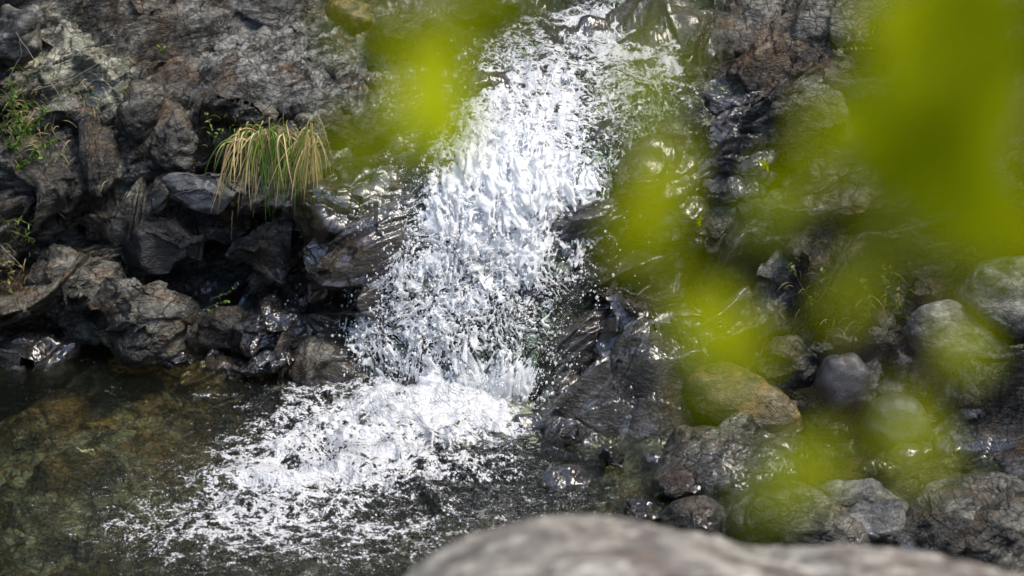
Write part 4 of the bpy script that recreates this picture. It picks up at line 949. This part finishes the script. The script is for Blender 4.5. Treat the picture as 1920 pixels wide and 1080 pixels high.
def twig(pts, Y, label, r=.002, mat='deadtwig'):
    P = np.array([at_y(x, y, Y) for x, y in pts]); t = np.linspace(0, len(P) - 1, 6 * len(P)); Q = np.stack([np.interp(t, np.arange(len(P)), P[:, a]) for a in range(3)], -1)
    Q += np.cumsum(pr.normal(size=Q.shape) * .0012, 0); V, F = tube(Q, r, r * .5, 6); tag(mesh_obj('twig', V, F, M[mat]), label, 'twig')
twig([(1405, 200), (1412, 185), (1418, 172), (1435, 170)], 1.22, 'short pale curved twig lying on the topmost violet slab', .004)
twig([(30, 60), (60, 110), (110, 180), (90, 260)], 1.3, 'long arching dry twig across the lichen covered rock')
twig([(60, 170), (130, 150), (210, 100), (240, 60)], 1.35, 'dry twig running up to the right from the shrub')
twig([(10, 160), (40, 100), (35, 60)], 1.3, 'short upright dry twig above the shrub')
twig([(0, 460), (40, 500), (20, 540)], .95, 'bent dry stem at the left edge above the waterline', .0018)
twig([(436, 395), (434, 450)], 1.0, 'single thin dry stalk hanging below the grass tuft', .0014)

# dry grass weeds on the left slope and right gap
def weeds(cx, cy_, sx_, sy_, n, Y, label, dry, L=(.05, .14)):
    mb = MB(); e0 = at_y(cx, cy_, Y)
    for i in range(n):
        b = at_y(cx + pr.normal() * sx_, cy_ + pr.normal() * sy_, Y + pr.normal() * .02); l = pr.uniform(*L); t = np.linspace(0, 1, 7)
        a = pr.uniform(0, 2 * math.pi); d = np.array([math.cos(a) * .6, -.4, .7 + pr.normal() * .4])
        pts = b + np.outer(t * l, d) + np.outer(t ** 2 * l, [0, -.1, -.6]); V, F = ribbon(pts, .0014, np.array([pr.normal(), -1, .3])); mb.add(V, F, pr.random())
    o = mb.build('weeds', M['dry_blade'] if dry else M['green_blade']); tag(o, label, 'weeds', kind='stuff')
weeds(50, 270, 50, 60, 150, 1.15, 'thin dry grass among the shrub on the left slope', True)
weeds(60, 220, 35, 50, 90, 1.14, 'thin green grass among the shrub on the left slope', False, (.08, .18))
weeds(150, 190, 70, 50, 60, 1.4, 'sparse dry stems over the lichen covered rock', True, (.04, .1))
weeds(1580, 560, 60, 40, 140, .60, 'tangled dry grass in the gap above the ochre boulder', True)
weeds(1640, 560, 50, 35, 80, .60, 'green weeds in the gap left of the big weathered boulder', False)
weeds(520, 262, 55, 14, 120, 1.07, 'dead tangled thatch round the roots of the drooping grass tuft', True, (.03, .09))
weeds(460, 240, 40, 16, 40, 1.12, 'fine green blades sprouting above the drooping grass tuft', False, (.03, .08))
weeds(20, 500, 30, 50, 50, .95, 'dry grass at the far left waterline', True, (.04, .1))

# ---------------------------------------------------------------- out-of-focus branches close to the camera
def near_branch(twigs, leaves, label, scatter=0, seed=1):
    r = np.random.default_rng(seed); e = empty('leafy_branch', at_d(twigs[0][0][0], twigs[0][0][1], twigs[0][0][2])); o0 = np.array(e.location)
    st, lf = MB(), MB()
    for tw in twigs:
        P = np.array([at_d(x, y, d) for x, y, d in tw]); t = np.linspace(0, len(P) - 1, 6 * len(P)); Q = np.stack([np.interp(t, np.arange(len(P)), P[:, a]) for a in range(3)], -1)
        V, F = tube(Q, .0022, .0009, 6); st.add(V - o0, F, .5)
    for (x, y, dist, L, tone, ang, n, spr) in leaves:
        for i in range(n):
            b = at_d(x + r.normal() * spr, y + r.normal() * spr, dist * 1.0 * (1 + r.normal() * .03))
            a = R_(ang + r.normal() * 25); dv = RT * math.cos(a) + UP * math.sin(a) + FW * r.normal() * .25
            nr = -FW + RT * r.normal() * .4 + UP * (.5 + r.normal() * .4); l = L * (1.15 if y < 330 or x < 1280 else .92) * r.uniform(.8, 1.2)
            V, F = leaf(b - dv * l / 2, dv, nr, l, l * .6); lf.add(V - o0, F, np.clip(tone + r.normal() * .1, 0, 1))
    st.build('twig', M['twig'], e); lf.build('foliage', M['near_leaf'], e); tag(e, label, 'branch')
near_branch([[(900, -500, 1.1), (850, -150, 1.05), (790, 230, 1.0)], [(850, -150, 1.05), (900, 60, 1.05)]],
            [(795, 190, 1.05, .050, 1.0, 80, 3, 12), (835, 50, .85, .034, .12, 60, 1, 30), (740, 250, .9, .035, .1, 90, 1, 20), (680, 10, .85, .022, .2, 30, 1, 20), (950, 20, .9, .035, .15, 30, 1, 20)],
            'blurred yellow-green sprig hanging at the top left of the waterfall', seed=3)
near_branch([[(1350, -500, 1.1), (1230, -100, 1.05), (1220, 440, 1.0)]],
            [(1205, 170, .85, .03, .55, 80, 1, 10), (1240, 330, .95, .034, .8, 70, 1, 8), (1225, 420, .9, .036, .45, 85, 1, 8), (1250, 90, .8, .03, .3, 60, 1, 15), (1300, 560, .95, .03, .6, 40, 1, 8)],
            'blurred sprig of pale leaves hanging in front of the right side of the waterfall', seed=4)
near_branch([[(2300, -400, 1.2), (1900, 0, 1.1), (1700, 250, 1.05), (1500, 400, 1.0), (1320, 620, 1.0)], [(2300, -300, 1.2), (1950, 200, 1.1), (1800, 500, 1.05), (1700, 800, 1.0)],
             [(1700, 250, 1.05), (1650, 550, 1.0), (1540, 880, 1.0), (1420, 950, 1.0)]],
            [(1740, 70, .95, .045, .7, 60, 3, 45), (1880, 60, .85, .055, .16, 80, 4, 60), (1850, 230, .85, .055, .36, 70, 2, 60), (1800, 120, .85, .055, .26, 70, 3, 60), (1720, 330, .85, .05, .15, 70, 4, 50), (1880, 170, .95, .045, .6, 70, 1, 10), (1700, 180, .9, .045, .5, 60, 4, 40), (1720, 260, .9, .045, .35, 60, 2, 25), (1660, 60, .95, .04, .5, 60, 1, 15), (1610, 235, .95, .040, .75, 30, 2, 18), (1680, 300, .9, .045, .35, 50, 2, 40), (1880, 400, .85, .045, .3, 90, 2, 40),
             (1500, 345, .98, .036, .85, 30, 2, 18), (1445, 400, .98, .036, .9, 45, 1, 10), (1310, 620, .98, .034, .95, 20, 1, 8), (1400, 640, .98, .04, .9, 10, 1, 8), (1350, 600, .98, .034, .8, 60, 1, 10), (1580, 560, .95, .036, .6, 40, 1, 20), (1640, 500, .95, .034, .45, 60, 1, 20),
             (1800, 630, 1.0, .032, .9, 90, 1, 8), (1380, 745, .85, .04, .25, 40, 1, 20), (1700, 790, 1.0, .034, .7, 90, 1, 10), (1720, 850, .95, .03, .6, 90, 1, 10), (1540, 860, .95, .042, .65, 30, 1, 15), (1480, 900, .9, .036, .4, 30, 1, 15), (1425, 950, .95, .034, .5, 60, 1, 8), (1560, 250, .9, .03, .4, 60, 1, 10)],
            'mass of blurred yellow-green leaves hanging close to the camera on the right', seed=5)
print('done', time.time() - T0)
